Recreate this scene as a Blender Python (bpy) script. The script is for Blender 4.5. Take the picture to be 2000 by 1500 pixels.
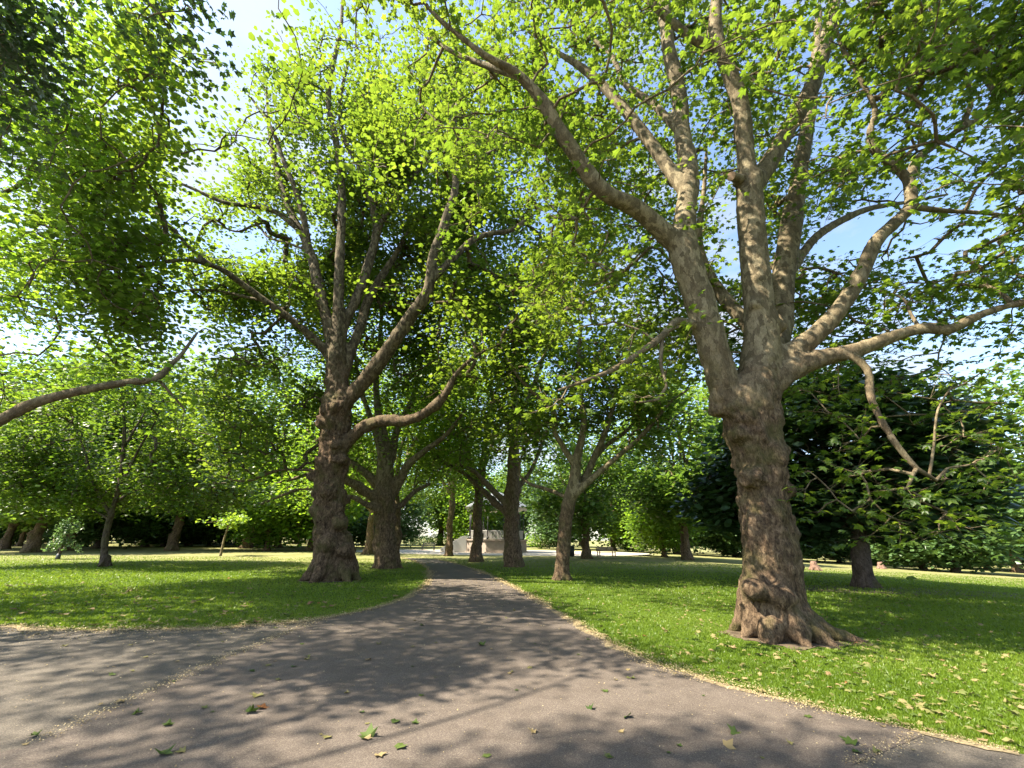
import bpy, bmesh, math, random
import numpy as np
from mathutils import Vector, Matrix
from mathutils.kdtree import KDTree
from mathutils.geometry import delaunay_2d_cdt

# ------------------------------------------------------------------ clear
for o in list(bpy.data.objects):
    bpy.data.objects.remove(o, do_unlink=True)
scene = bpy.context.scene
COL = scene.collection
R = math.radians

# ------------------------------------------------------------------ camera
F = 800.0                       # focal length in photo pixels (2000 px wide)
PITCH, ROLL = R(20.56), R(0.6)
CAM = np.array([0.0, 0.0, 1.6])
_fw = np.array([0, math.cos(PITCH), math.sin(PITCH)])
_u0 = np.array([0, -math.sin(PITCH), math.cos(PITCH)])
_r0 = np.array([1.0, 0, 0])
_rt = _r0 * math.cos(ROLL) + _u0 * math.sin(ROLL)
_up = _u0 * math.cos(ROLL) - _r0 * math.sin(ROLL)
cam_data = bpy.data.cameras.new('camera')
cam_data.sensor_width = 36.0
cam_data.lens = 36.0 * F / 2000.0
cam_data.clip_start = 0.05
cam_data.clip_end = 3000
cam = bpy.data.objects.new('camera', cam_data)
COL.objects.link(cam)
cam.matrix_world = Matrix(((_rt[0], _up[0], -_fw[0], CAM[0]), (_rt[1], _up[1], -_fw[1], CAM[1]),
                           (_rt[2], _up[2], -_fw[2], CAM[2]), (0, 0, 0, 1)))
scene.camera = cam

# ------------------------------------------------------------------ sun, sky, exposure
SUN_EL, SUN_AZ = R(52), math.atan2(-1.0, -0.30)      # azimuth measured from +Y towards +X
sun_dir = Vector((math.sin(SUN_AZ) * math.cos(SUN_EL), math.cos(SUN_AZ) * math.cos(SUN_EL), math.sin(SUN_EL)))
sl = bpy.data.lights.new('sun', 'SUN')
sl.energy = 5.0
sl.angle = R(0.53)
sl.color = (1.0, 0.90, 0.74)
sun = bpy.data.objects.new('sun', sl)
COL.objects.link(sun)
sun.rotation_euler = sun_dir.to_track_quat('Z', 'Y').to_euler()
sun.location = (-40, 0, 60)

world = bpy.data.worlds.new('World')
scene.world = world
world.use_nodes = True
wn, wl = world.node_tree.nodes, world.node_tree.links
wn.clear()
w_out = wn.new('ShaderNodeOutputWorld')
w_bg = wn.new('ShaderNodeBackground')
w_bg.inputs['Strength'].default_value = 0.115
w_sky = wn.new('ShaderNodeTexSky')
w_sky.sky_type = 'NISHITA'
w_sky.sun_disc = False
w_sky.sun_elevation = SUN_EL
w_sky.sun_rotation = SUN_AZ
w_tc = wn.new('ShaderNodeTexCoord')
w_map = wn.new('ShaderNodeMapping')
w_map.inputs['Scale'].default_value = (1.0, 1.0, 2.2)
w_nz = wn.new('ShaderNodeTexNoise')
w_nz.inputs['Scale'].default_value = 3.2
w_nz.inputs['Detail'].default_value = 6
w_nz.inputs['Roughness'].default_value = 0.6
w_rp = wn.new('ShaderNodeValToRGB')
w_rp.color_ramp.elements[0].position = 0.46
w_rp.color_ramp.elements[1].position = 0.66
w_rp.color_ramp.elements[1].color = (0.85, 0.85, 0.85, 1)
w_mx = wn.new('ShaderNodeMix')
w_mx.data_type = 'RGBA'
w_mx.inputs['B'].default_value = (2.1, 2.2, 2.4, 1)
wl.new(w_tc.outputs['Generated'], w_map.inputs['Vector'])
wl.new(w_map.outputs[0], w_nz.inputs['Vector'])
wl.new(w_nz.outputs[0], w_rp.inputs[0])
wl.new(w_rp.outputs[0], w_mx.inputs['Factor'])
wl.new(w_sky.outputs[0], w_mx.inputs['A'])
wl.new(w_mx.outputs['Result'], w_bg.inputs['Color'])
wl.new(w_bg.outputs[0], w_out.inputs['Surface'])

vs = scene.view_settings
vs.view_transform = 'Standard'
vs.look = 'None'
vs.gamma = 1.0
vs.use_curve_mapping = False
vs.exposure = 2.0

cy = scene.cycles
cy.max_bounces = 7
cy.diffuse_bounces = 5
cy.glossy_bounces = 2
cy.transmission_bounces = 5
cy.transparent_max_bounces = 4
cy.caustics_reflective = False
cy.caustics_refractive = False
cy.use_denoising = True
cy.sample_clamp_indirect = 8.0

# ------------------------------------------------------------------ photo geometry helpers
def ray(px, py):
    return _fw + _rt * ((px - 1000) / F) + _up * ((750 - py) / F)

def ground(px, py, z=0.0):
    v = ray(px, py)
    t = (z - CAM[2]) / v[2]
    return CAM + v * t

def zg(x, y=0.0):
    """the field falls away gently to the right"""
    return -0.036 * 2.0 * np.log1p(np.exp(np.clip((np.asarray(x, float) - 13.0) / 2.0, -30, 30)))

def ground_s(px, py):
    v = ray(px, py)
    t = np.linspace(3, 160, 6000)
    P = CAM + v * t[:, None]
    i = int(np.argmax(P[:, 2] <= zg(P[:, 0])))
    return P[i]

def at(px, py, Y):
    v = ray(px, py)
    return CAM + v * ((Y - CAM[1]) / v[1])

def depth(p):
    return (np.asarray(p, float) - CAM) @ _fw

def project(P):
    d = np.atleast_2d(P) - CAM
    z = d @ _fw
    zz = np.where(z > 0.05, z, 0.05)
    return 1000 + F * (d @ _rt) / zz, 750 - F * (d @ _up) / zz, z

# ------------------------------------------------------------------ numpy noise
def _hash(ix, iy, iz, seed):
    h = (ix.astype(np.int64) * 374761393 + iy.astype(np.int64) * 668265263 + iz.astype(np.int64) * 2147483647 + seed * 1274126177) & 0xFFFFFFFF
    h = ((h ^ (h >> 13)) * 1274126177) & 0xFFFFFFFF
    h = ((h ^ (h >> 16)) * 2246822519) & 0xFFFFFFFF
    return ((h ^ (h >> 15)) & 0xFFFFFF) / float(0xFFFFFF)

def vnoise(P, seed=0):
    P = np.asarray(P, float)
    i = np.floor(P).astype(np.int64)
    f = P - i
    f = f * f * f * (f * (f * 6 - 15) + 10)
    out = np.zeros(len(P))
    for dx in (0, 1):
        wx = f[:, 0] if dx else 1 - f[:, 0]
        for dy in (0, 1):
            wy = f[:, 1] if dy else 1 - f[:, 1]
            for dz in (0, 1):
                wz = f[:, 2] if dz else 1 - f[:, 2]
                out += wx * wy * wz * _hash(i[:, 0] + dx, i[:, 1] + dy, i[:, 2] + dz, seed)
    return out * 2 - 1

def fbm(P, scale, octaves=3, seed=0):
    P = np.asarray(P, float)
    o, a, s, tot = np.zeros(len(P)), 1.0, scale, 0
    for k in range(octaves):
        o += a * vnoise(P * s + 17.3 * k, seed + k)
        tot += a
        a *= 0.5
        s *= 2.03
    return o / tot

# ------------------------------------------------------------------ object helpers
def tag(o, label=None, cat=None, group=None, kind=None):
    if label: o['label'] = label
    if cat: o['category'] = cat
    if group: o['group'] = group
    if kind: o['kind'] = kind
    return o

def link(name, me, mat=None, parent=None):
    o = bpy.data.objects.new(name, me)
    COL.objects.link(o)
    if me is not None and mat is not None and len(me.materials) == 0:
        me.materials.append(mat)
    if parent is not None:
        o.parent = parent
    return o

def empty(name, loc=(0, 0, 0), rz=0.0):
    o = bpy.data.objects.new(name, None)
    COL.objects.link(o)
    o.location = tuple(loc)
    o.rotation_euler = (0, 0, rz)
    o.empty_display_size = 0.3
    return o

def mesh_np(name, V, faces, smooth=True, mat=None):
    """V (n,3); faces = (m,k) array with constant k, or list of such arrays"""
    me = bpy.data.meshes.new(name)
    V = np.asarray(V, np.float32)
    if not isinstance(faces, list):
        faces = [faces]
    faces = [np.asarray(f, np.int32) for f in faces if len(f)]
    nl = sum(f.size for f in faces)
    nf = sum(len(f) for f in faces)
    me.vertices.add(len(V))
    me.vertices.foreach_set('co', V.ravel())
    me.loops.add(nl)
    me.loops.foreach_set('vertex_index', np.concatenate([f.ravel() for f in faces]))
    me.polygons.add(nf)
    tot = np.concatenate([np.full(len(f), f.shape[1], np.int32) for f in faces])
    st = np.concatenate([[0], np.cumsum(tot)[:-1]]).astype(np.int32)
    me.polygons.foreach_set('loop_start', st)
    me.polygons.foreach_set('loop_total', tot)
    me.polygons.foreach_set('use_smooth', np.full(nf, smooth, bool))
    me.update(calc_edges=True)
    if mat is not None:
        me.materials.append(mat)
    return me

def set_attr(me, name, vals, domain='FACE'):
    a = me.attributes.new(name, 'FLOAT', domain)
    a.data.foreach_set('value', np.asarray(vals, np.float32))

def bm_obj(name, bm, mat, parent=None, smooth=False):
    me = bpy.data.meshes.new(name)
    bm.normal_update()
    bm.to_mesh(me)
    bm.free()
    if smooth:
        for p in me.polygons:
            p.use_smooth = True
    me.materials.append(mat)
    return link(name, me, None, parent)

def add_box(bm, x0, x1, y0, y1, z0, z1, bev=0.0):
    r = bmesh.ops.create_cube(bm, size=1.0)
    vs_ = r['verts']
    for v in vs_:
        v.co = Vector((x0 + (v.co.x + .5) * (x1 - x0), y0 + (v.co.y + .5) * (y1 - y0), z0 + (v.co.z + .5) * (z1 - z0)))
    if bev > 0:
        es = list({e for v in vs_ for e in v.link_edges})
        bmesh.ops.bevel(bm, geom=es, offset=bev, segments=2, affect='EDGES', clamp_overlap=True)

def add_cyl(bm, p0, p1, r0, r1, seg=12):
    p0, p1 = Vector(p0), Vector(p1)
    d = p1 - p0
    q = d.to_track_quat('Z', 'Y').to_matrix().to_4x4()
    m = Matrix.Translation((p0 + p1) / 2) @ q
    bmesh.ops.create_cone(bm, cap_ends=True, segments=seg, radius1=r0, radius2=r1, depth=d.length, matrix=m)

# ------------------------------------------------------------------ materials
def nmat(name):
    m = bpy.data.materials.new(name)
    m.use_nodes = True
    n, l = m.node_tree.nodes, m.node_tree.links
    return m, n, l, n['Principled BSDF']

def noise_node(n, l, vec, scale, detail=4, rough=0.55, dist=0.0):
    t = n.new('ShaderNodeTexNoise')
    t.inputs['Scale'].default_value = scale
    t.inputs['Detail'].default_value = detail
    t.inputs['Roughness'].default_value = rough
    t.inputs['Distortion'].default_value = dist
    l.new(vec, t.inputs['Vector'])
    return t.outputs['Fac']

def ramp(n, l, fac, stops):
    r = n.new('ShaderNodeValToRGB')
    els = r.color_ramp.elements
    while len(els) < len(stops):
        els.new(0.5)
    for e, (p, c) in zip(els, stops):
        e.position = p
        e.color = (*c, 1) if len(c) == 3 else c
    l.new(fac, r.inputs[0])
    return r.outputs[0]

def mixc(n, l, fac, a, b, mode='MIX'):
    m = n.new('ShaderNodeMix')
    m.data_type = 'RGBA'
    m.blend_type = mode
    for k, v in (('Factor', fac), ('A', a), ('B', b)):
        if isinstance(v, (int, float)):
            m.inputs[k].default_value = v
        elif isinstance(v, tuple):
            m.inputs[k].default_value = (*v, 1)
        else:
            l.new(v, m.inputs[k])
    return m.outputs['Result']

def bump(n, l, h, bsdf, strength=0.5, dist=0.02):
    b = n.new('ShaderNodeBump')
    b.inputs['Strength'].default_value = strength
    b.inputs['Distance'].default_value = dist
    l.new(h, b.inputs['Height'])
    l.new(b.outputs[0], bsdf.inputs['Normal'])
    return b

def mathn(n, l, op, a, b=None, clamp=False):
    m = n.new('ShaderNodeMath')
    m.operation = op
    m.use_clamp = clamp
    for i, v in enumerate((a, b)):
        if v is None: continue
        if isinstance(v, (int, float)):
            m.inputs[i].default_value = v
        else:
            l.new(v, m.inputs[i])
    return m.outputs[0]

def mat_bark(name, dark, mid, light, limb_a, limb_b, limb_c, moss=(0.10, 0.095, 0.03)):
    m, n, l, b = nmat(name)
    tc = n.new('ShaderNodeTexCoord').outputs['Object']
    at_ = n.new('ShaderNodeAttribute')
    at_.attribute_name = 'limb'
    mp = n.new('ShaderNodeMapping')
    mp.inputs['Scale'].default_value = (1, 1, 0.45)
    l.new(tc, mp.inputs[0])
    v = mp.outputs[0]
    big = noise_node(n, l, tc, 1.6, 3)
    med = noise_node(n, l, v, 12.0, 7, 0.72, 0.5)
    fine = noise_node(n, l, v, 42.0, 5, 0.7)
    rough = ramp(n, l, med, [(0.34, dark), (0.48, mid), (0.66, light)])
    rough = mixc(n, l, mathn(n, l, 'MULTIPLY', ramp(n, l, big, [(0.5, (0, 0, 0)), (0.68, (1, 1, 1))]), 0.65), rough, moss)
    rough = mixc(n, l, mathn(n, l, 'MULTIPLY', ramp(n, l, fine, [(0.36, (1, 1, 1)), (0.50, (0, 0, 0))]), 0.6), rough, dark)
    vor = n.new('ShaderNodeTexVoronoi')
    vor.feature = 'SMOOTH_F1' if False else 'F1'
    vor.inputs['Scale'].default_value = 11.0
    wv = n.new('ShaderNodeMixRGB')
    wv.blend_type = 'ADD'
    wv.inputs[0].default_value = 0.25
    nzc = n.new('ShaderNodeTexNoise')
    nzc.inputs['Scale'].default_value = 6
    nzc.inputs['Detail'].default_value = 4
    l.new(v, nzc.inputs['Vector'])
    l.new(v, wv.inputs[1])
    l.new(nzc.outputs['Color'], wv.inputs[2])
    l.new(wv.outputs[0], vor.inputs['Vector'])
    cellv = n.new('ShaderNodeSeparateColor')
    l.new(vor.outputs['Color'], cellv.inputs[0])
    patch = mathn(n, l, 'ADD', mathn(n, l, 'MULTIPLY', cellv.outputs[0], 0.35), mathn(n, l, 'MULTIPLY', noise_node(n, l, v, 7.0, 6, 0.7), 0.65))
    limbc = ramp(n, l, patch, [(0.36, limb_a), (0.50, limb_b), (0.66, limb_c)])
    limbc = mixc(n, l, mathn(n, l, 'MULTIPLY', ramp(n, l, fine, [(0.35, (1, 1, 1)), (0.55, (0, 0, 0))]), 0.45), limbc, dark)
    col = mixc(n, l, at_.outputs['Fac'], rough, limbc)
    l.new(col, b.inputs['Base Color'])
    b.inputs['Roughness'].default_value = 0.9
    b.inputs['Specular IOR Level'].default_value = 0.2
    h = mathn(n, l, 'ADD', mathn(n, l, 'MULTIPLY', med, 1.0), mathn(n, l, 'MULTIPLY', fine, 0.5))
    bp = bump(n, l, h, b, 0.9, 0.07)
    st = mathn(n, l, 'SUBTRACT', 1.0, mathn(n, l, 'MULTIPLY', at_.outputs['Fac'], 0.6))
    l.new(st, bp.inputs['Strength'])
    return m

def mat_leaf(name, c0, c1, c2, t0, t1, trans=0.5, gloss=0.35):
    """c*: reflected greens by tint, t*: light let through the blade"""
    m, n, l, b = nmat(name)
    a = n.new('ShaderNodeAttribute')
    a.attribute_name = 'tint'
    tint = a.outputs['Fac']
    col = ramp(n, l, tint, [(0.0, c0), (0.55, c1), (1.0, c2)])
    tr = ramp(n, l, tint, [(0.0, t0), (1.0, t1)])
    l.new(col, b.inputs['Base Color'])
    b.inputs['Roughness'].default_value = 0.42
    b.inputs['Specular IOR Level'].default_value = gloss + 0.15
    t = n.new('ShaderNodeBsdfTranslucent')
    l.new(tr, t.inputs['Color'])
    ms = n.new('ShaderNodeMixShader')
    ms.inputs[0].default_value = trans
    l.new(b.outputs[0], ms.inputs[1])
    l.new(t.outputs[0], ms.inputs[2])
    l.new(ms.outputs[0], n['Material Output'].inputs['Surface'])
    return m

def mat_plain(name, col, rough=0.6, var=0.15, scale=8.0, metal=0.0):
    m, n, l, b = nmat(name)
    tc = n.new('ShaderNodeTexCoord').outputs['Object']
    nz = noise_node(n, l, tc, scale, 5, 0.6)
    lo = tuple(c * (1 - var) for c in col)
    hi = tuple(min(1, c * (1 + var)) for c in col)
    l.new(ramp(n, l, nz, [(0.3, lo), (0.7, hi)]), b.inputs['Base Color'])
    b.inputs['Roughness'].default_value = rough
    b.inputs['Metallic'].default_value = metal
    bump(n, l, nz, b, 0.25, 0.01)
    return m

BARK = mat_bark('plane_bark', (0.022, 0.015, 0.009), (0.115, 0.076, 0.046), (0.27, 0.19, 0.115),
                (0.108, 0.086, 0.050), (0.165, 0.132, 0.078), (0.27, 0.222, 0.135))
BARK_B = mat_bark('knobbly_plane_bark_shaded', (0.020, 0.013, 0.008), (0.100, 0.064, 0.038), (0.24, 0.165, 0.10),
                  (0.055, 0.042, 0.024), (0.100, 0.078, 0.045), (0.20, 0.16, 0.095))  # darker copy of the plane bark: limb shade put into the colour
BARK_DARK = mat_bark('dark_bark', (0.03, 0.022, 0.017), (0.085, 0.062, 0.047), (0.15, 0.115, 0.09),
                     (0.05, 0.04, 0.03), (0.10, 0.08, 0.055), (0.17, 0.14, 0.10))
LEAF = mat_leaf('plane_leaf', (0.036, 0.070, 0.013), (0.060, 0.106, 0.017), (0.112, 0.165, 0.026),
                (0.150, 0.265, 0.018), (0.32, 0.43, 0.034), 0.47)
LEAF_YOUNG_LIT = mat_leaf('young_and_lit_leaf', (0.055, 0.125, 0.016), (0.090, 0.175, 0.02), (0.135, 0.225, 0.03),
                      (0.21, 0.39, 0.02), (0.35, 0.50, 0.035), 0.53)  # young leaf green, also used to put light into the avenue crowns' colour
LEAF_DARK = mat_leaf('chestnut_and_shaded_leaf', (0.020, 0.046, 0.017), (0.034, 0.072, 0.025), (0.058, 0.105, 0.036),
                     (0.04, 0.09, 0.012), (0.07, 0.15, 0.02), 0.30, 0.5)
LEAF_FAR = mat_leaf('far_leaf', (0.055, 0.105, 0.022), (0.085, 0.155, 0.030), (0.13, 0.21, 0.042),
                    (0.16, 0.29, 0.03), (0.30, 0.44, 0.05), 0.45)
LEAF_SHRUB = mat_leaf('shrub_leaf', (0.05, 0.10, 0.035), (0.08, 0.15, 0.05), (0.12, 0.20, 0.07),
                      (0.12, 0.22, 0.05), (0.2, 0.32, 0.08), 0.4)
HEDGE_LEAF = mat_leaf('hedge_leaf', (0.025, 0.055, 0.018), (0.04, 0.08, 0.025), (0.06, 0.11, 0.035),
                      (0.02, 0.05, 0.008), (0.04, 0.08, 0.012), 0.25)

# ------------------------------------------------------------------ tubes
def catmull(P, n_per=None, spacing=0.2):
    P = np.asarray(P, float)
    if len(P) < 3:
        k = max(2, int(np.linalg.norm(P[-1, :3] - P[0, :3]) / spacing) + 1)
        t = np.linspace(0, 1, k)[:, None]
        return P[0] * (1 - t) + P[-1] * t
    Q = np.vstack([2 * P[0] - P[1], P, 2 * P[-1] - P[-2]])
    out = []
    for i in range(1, len(Q) - 2):
        p0, p1, p2, p3 = Q[i - 1], Q[i], Q[i + 1], Q[i + 2]
        k = max(1, int(np.linalg.norm(p2[:3] - p1[:3]) / spacing))
        t = (np.arange(k) / k)[:, None]
        out.append(0.5 * ((2 * p1) + (-p0 + p2) * t + (2 * p0 - 5 * p1 + 4 * p2 - p3) * t ** 2 + (-p0 + 3 * p1 - 3 * p2 + p3) * t ** 3))
    out.append(P[-1:])
    return np.vstack(out)

def frames(P):
    T = np.gradient(P, axis=0)
    T /= np.linalg.norm(T, axis=1)[:, None] + 1e-9
    mean = T.mean(0)
    ref = np.eye(3)[np.argmin(np.abs(mean))]
    U = np.cross(T, ref)
    U /= np.linalg.norm(U, axis=1)[:, None] + 1e-9
    return T, U, np.cross(T, U)

class Tubes:
    def __init__(self):
        self.V, self.Q, self.Tn, self.n = [], [], [], 0
    def add(self, P, r, sides=6, cap=True):
        P = np.asarray(P, float)
        r = np.asarray(r, float)
        T, U, B = frames(P)
        a = np.arange(sides) * 2 * math.pi / sides
        ring = (U[:, None, :] * np.cos(a)[None, :, None] + B[:, None, :] * np.sin(a)[None, :, None]) * r[:, None, None] + P[:, None, :]
        k = len(P)
        self.V.append(ring.reshape(-1, 3))
        i = np.arange(k - 1)[:, None] * sides
        j = np.arange(sides)[None, :]
        j2 = (j + 1) % sides
        q = np.stack([i + j, i + j2, i + sides + j2, i + sides + j], -1).reshape(-1, 4) + self.n
        self.Q.append(q)
        self.n += k * sides
        if cap:
            self.V.append(np.vstack([P[0] - T[0] * r[0] * 0.3, P[-1] + T[-1] * r[-1] * 0.3]))
            base = self.n - k * sides
            jj = np.arange(sides)
            t0 = np.stack([np.full(sides, self.n), base + (jj + 1) % sides, base + jj], -1)
            e = base + (k - 1) * sides
            t1 = np.stack([np.full(sides, self.n + 1), e + jj, e + (jj + 1) % sides], -1)
            self.Tn += [t0, t1]
            self.n += 2
    def spikes(self, A, B, r):
        """many thin three-sided twigs at once"""
        D = B - A
        U = np.cross(D, (0.3, 0.2, 1.0)); U /= np.linalg.norm(U, axis=1)[:, None]
        W = np.cross(D, U); W /= np.linalg.norm(W, axis=1)[:, None]
        n = len(A)
        V = np.stack([A + U * r, A + (-.5 * U + .87 * W) * r, A + (-.5 * U - .87 * W) * r, B], 1).reshape(-1, 3)
        o = (np.arange(n) * 4)[:, None] + self.n
        self.Tn.append(np.vstack([o + np.array([[0, 1, 3]]), o + np.array([[1, 2, 3]]), o + np.array([[2, 0, 3]])]))
        self.V.append(V)
        self.n += n * 4
    def mesh(self, name, mat=None, origin=(0, 0, 0)):
        f = [np.vstack(self.Q)]
        if self.Tn:
            f.append(np.vstack(self.Tn))
        return mesh_np(name, np.vstack(self.V) - np.asarray(origin), f, True, mat)

# ------------------------------------------------------------------ leaf templates (length 1 along +Y, facing +Z)
def tpl_lobed():
    o = [(0, 0), (.48, .10), (.29, .30), (.60, .58), (.25, .63), (0, 1.0), (-.25, .63), (-.60, .58), (-.29, .30), (-.48, .10)]
    z = [0, -.10, .03, -.14, .02, -.16, .02, -.14, .03, -.10]
    V = np.array([(x, y, zz) for (x, y), zz in zip(o, z)] + [(0, .36, .06)])
    k = len(o)
    return V, np.array([(k, i, (i + 1) % k) for i in range(k)])

def tpl_mid():
    V = np.array([(0, 0, 0), (.50, .12, -.10), (.52, .62, -.10), (0, 1, -.14), (-.52, .62, -.10), (-.50, .12, -.10)])
    return V, np.array([(0, 1, 2), (0, 2, 3), (0, 3, 4), (0, 4, 5)])

def tpl_far():
    V = np.array([(0, 0, 0), (.45, .45, -.10), (0, 1, -.08), (-.45, .45, -.10)])
    return V, np.array([(0, 1, 2), (0, 2, 3)])

TPL = {'near': tpl_lobed(), 'mid': tpl_mid(), 'far': tpl_far()}

def leaf_axes(rng, D, tilt):
    """blade axes for leaves whose stalk points along D: x (width), y (length), z (face)"""
    n = len(D)
    N = np.stack([rng.normal(0, tilt, n), rng.normal(0, tilt, n), np.ones(n)], -1)
    Y = D - N * ((D * N).sum(1) / (N * N).sum(1))[:, None]
    Y /= np.linalg.norm(Y, axis=1)[:, None] + 1e-9
    N /= np.linalg.norm(N, axis=1)[:, None]
    X = np.cross(Y, N)
    return X, Y, N

def leaf_mesh(name, tpl, pos, X, Y, Z, size, tint, mat, origin):
    V, T = TPL[tpl]
    n, k = len(pos), len(V)
    W = (X[:, None, :] * V[None, :, 0:1] + Y[:, None, :] * V[None, :, 1:2] + Z[:, None, :] * V[None, :, 2:3]) * size[:, None, None]
    W = W + pos[:, None, :] - np.asarray(origin)
    Fc = (T[None] + (np.arange(n) * k)[:, None, None]).reshape(-1, 3)
    me = mesh_np(name, W.reshape(-1, 3), Fc, False, mat)
    set_attr(me, 'tint', np.repeat(tint, len(T)))
    return me

LEAF_PIECES = {}
def leaf_piece(tpl, mat, tint):
    key = (tpl, mat.name, tint)
    if key not in LEAF_PIECES:
        V, T = TPL[tpl]
        me = mesh_np('leaf', V, T, False, mat)
        set_attr(me, 'tint', np.full(len(T), tint))
        LEAF_PIECES[key] = me
    return LEAF_PIECES[key]

# ------------------------------------------------------------------ woody body: limbs fused by remeshing, then cut into trunk and limbs
def woody(root, base, limbs, roots, burls, voxel, mat, seed, rough=0.035, limb_z=(3.0, 7.0), thr=None):
    """limbs[0] is the trunk; each limb (P (n,3) world, r (n,)). Thick lengths are fused, thin lengths are returned for the branchwork."""
    thr = thr if thr is not None else voxel * 1.5
    base = np.asarray(base, float)
    tb = Tubes()
    smp_p, smp_r, smp_i, thin = [], [], [], []
    for i, (P, r) in enumerate(limbs):
        keep = r >= thr
        last = int(np.max(np.nonzero(keep)[0])) + 1 if keep.any() else 0
        if last >= 2:
            tb.add(P[:last] - base, r[:last], 14)
            smp_p.append(P[:last] - base); smp_r.append(r[:last]); smp_i.append(np.full(last, i))
        if last < len(P):
            s = max(0, last - 3)
            if len(P) - s >= 2:
                thin.append((P[s:], np.maximum(r[s:] * 1.0, 0.006)))
    for P, r in roots:
        tb.add(P - base, r, 10)
        smp_p.append(P - base); smp_r.append(r); smp_i.append(np.zeros(len(P), int))
    SPt = np.vstack(smp_p)
    for c, rad in burls:
        c = np.asarray(c) - base
        ax = SPt[np.argmin(np.linalg.norm(SPt - c, axis=1))]
        c = c + (ax - c) * 0.08
        rad = rad * 1.10
        tb.add(np.array([c + (0, 0, -rad * .7), c + (0, 0, -rad * .35), c, c + (0, 0, rad * .35), c + (0, 0, rad * .7)]), rad * np.array([.55, .88, 1, .88, .55]), 10)
    me0 = tb.mesh('tmp')
    ob = link('tmp', me0)
    md = ob.modifiers.new('r', 'REMESH')
    md.mode = 'VOXEL'
    md.voxel_size = voxel
    sm = ob.modifiers.new('s', 'SMOOTH')
    sm.factor = 0.5
    sm.iterations = 6
    dg = bpy.context.evaluated_depsgraph_get()
    me = bpy.data.meshes.new_from_object(ob.evaluated_get(dg))
    bpy.data.objects.remove(ob, do_unlink=True)
    nv = len(me.vertices)
    co = np.empty(nv * 3, np.float32); me.vertices.foreach_get('co', co); co = co.reshape(-1, 3).astype(float)
    no = np.empty(nv * 3, np.float32); me.vertices.foreach_get('normal', no); no = no.reshape(-1, 3).astype(float)
    nf = len(me.polygons)
    fq = np.empty(nf * 4, np.int32); me.loops.foreach_get('vertex_index', fq); fq = fq.reshape(-1, 4)
    bpy.data.meshes.remove(me)
    SP, SR, SI = np.vstack(smp_p), np.concatenate(smp_r), np.concatenate(smp_i)
    kd = KDTree(len(SP))
    for k, p in enumerate(SP):
        kd.insert(p, k)
    kd.balance()
    nv_i = np.empty(nv, int)
    for k in range(nv):
        best, bd = 0, 1e9
        for _, j, dd in kd.find_n(co[k], 9):
            if dd - SR[j] < bd:
                best, bd = j, dd - SR[j]
        nv_i[k] = best
    rr = SR[nv_i]
    limbness = np.clip((co[:, 2] - limb_z[0]) / (limb_z[1] - limb_z[0]) + 0.5 * fbm(co, 1.1, 2, seed + 5), 0, 1)
    limbness = np.where(SI[nv_i] > 0, np.maximum(limbness, 0.35 + 0.5 * limbness), limbness)
    amp = np.minimum(rough, rr * 0.22) * (1.25 - 0.9 * limbness)
    w = co * np.array([1, 1, 0.7])
    lump = fbm(w, 2.3, 2, seed)
    lump = np.where(lump > 0, lump * 1.4, lump * 0.5)
    d = amp * (1.5 * lump + 1.3 * np.abs(fbm(w, 6.5, 3, seed + 3)) - 0.4)
    ridge = fbm(co * np.array([1, 1, 0.25]), 10, 2, seed + 9)
    d += amp * 0.45 * ridge
    co = co + no * d[:, None]
    fi = SI[nv_i[fq[:, 0]]]
    # vertex normals of the whole body, so the cuts between trunk and limbs do not show
    e1 = co[fq[:, 2]] - co[fq[:, 0]]; e2 = co[fq[:, 3]] - co[fq[:, 1]]
    fn = np.cross(e1, e2)
    vn = np.zeros_like(co)
    for k in range(4):
        np.add.at(vn, fq[:, k], fn)
    vn /= np.linalg.norm(vn, axis=1)[:, None] + 1e-12
    for i in np.unique(fi):
        sel = fq[fi == i]
        if len(sel) < 12:
            continue
        used, inv = np.unique(sel, return_inverse=True)
        nm = 'trunk' if i == 0 else 'limb'
        m2 = mesh_np(nm, co[used], inv.reshape(-1, 4), True, mat)
        set_attr(m2, 'limb', limbness[used], 'POINT')
        m2.normals_split_custom_set_from_vertices(vn[used].astype(np.float32))
        link(nm, m2, None, root)
    return thin

# ------------------------------------------------------------------ crown: clumps, the branches that carry them, and leaves
def shell_points(rng, ells, n, noise_scale=0.45, noise_cut=-0.05, seed=0):
    """clump centres spread through hollow ellipsoids, thinned by noise into masses and gaps"""
    w = np.array([e[7] for e in ells], float); w /= w.sum()
    out = []
    tot = 0
    while tot < n:
        k = n * 2
        which = rng.choice(len(ells), k, p=w)
        d = rng.normal(size=(k, 3)); d /= np.linalg.norm(d, axis=1)[:, None]
        E = np.array([e[:7] for e in ells])[which]
        inner = E[:, 6]
        rad = (inner ** 3 + (1 - inner ** 3) * rng.random(k)) ** (1 / 3)
        P = E[:, :3] + d * E[:, 3:6] * rad[:, None]
        P = P[fbm(P, noise_scale, 2, seed) > noise_cut]
        out.append(P); tot += len(P)
    return np.vstack(out)[:n]

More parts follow.
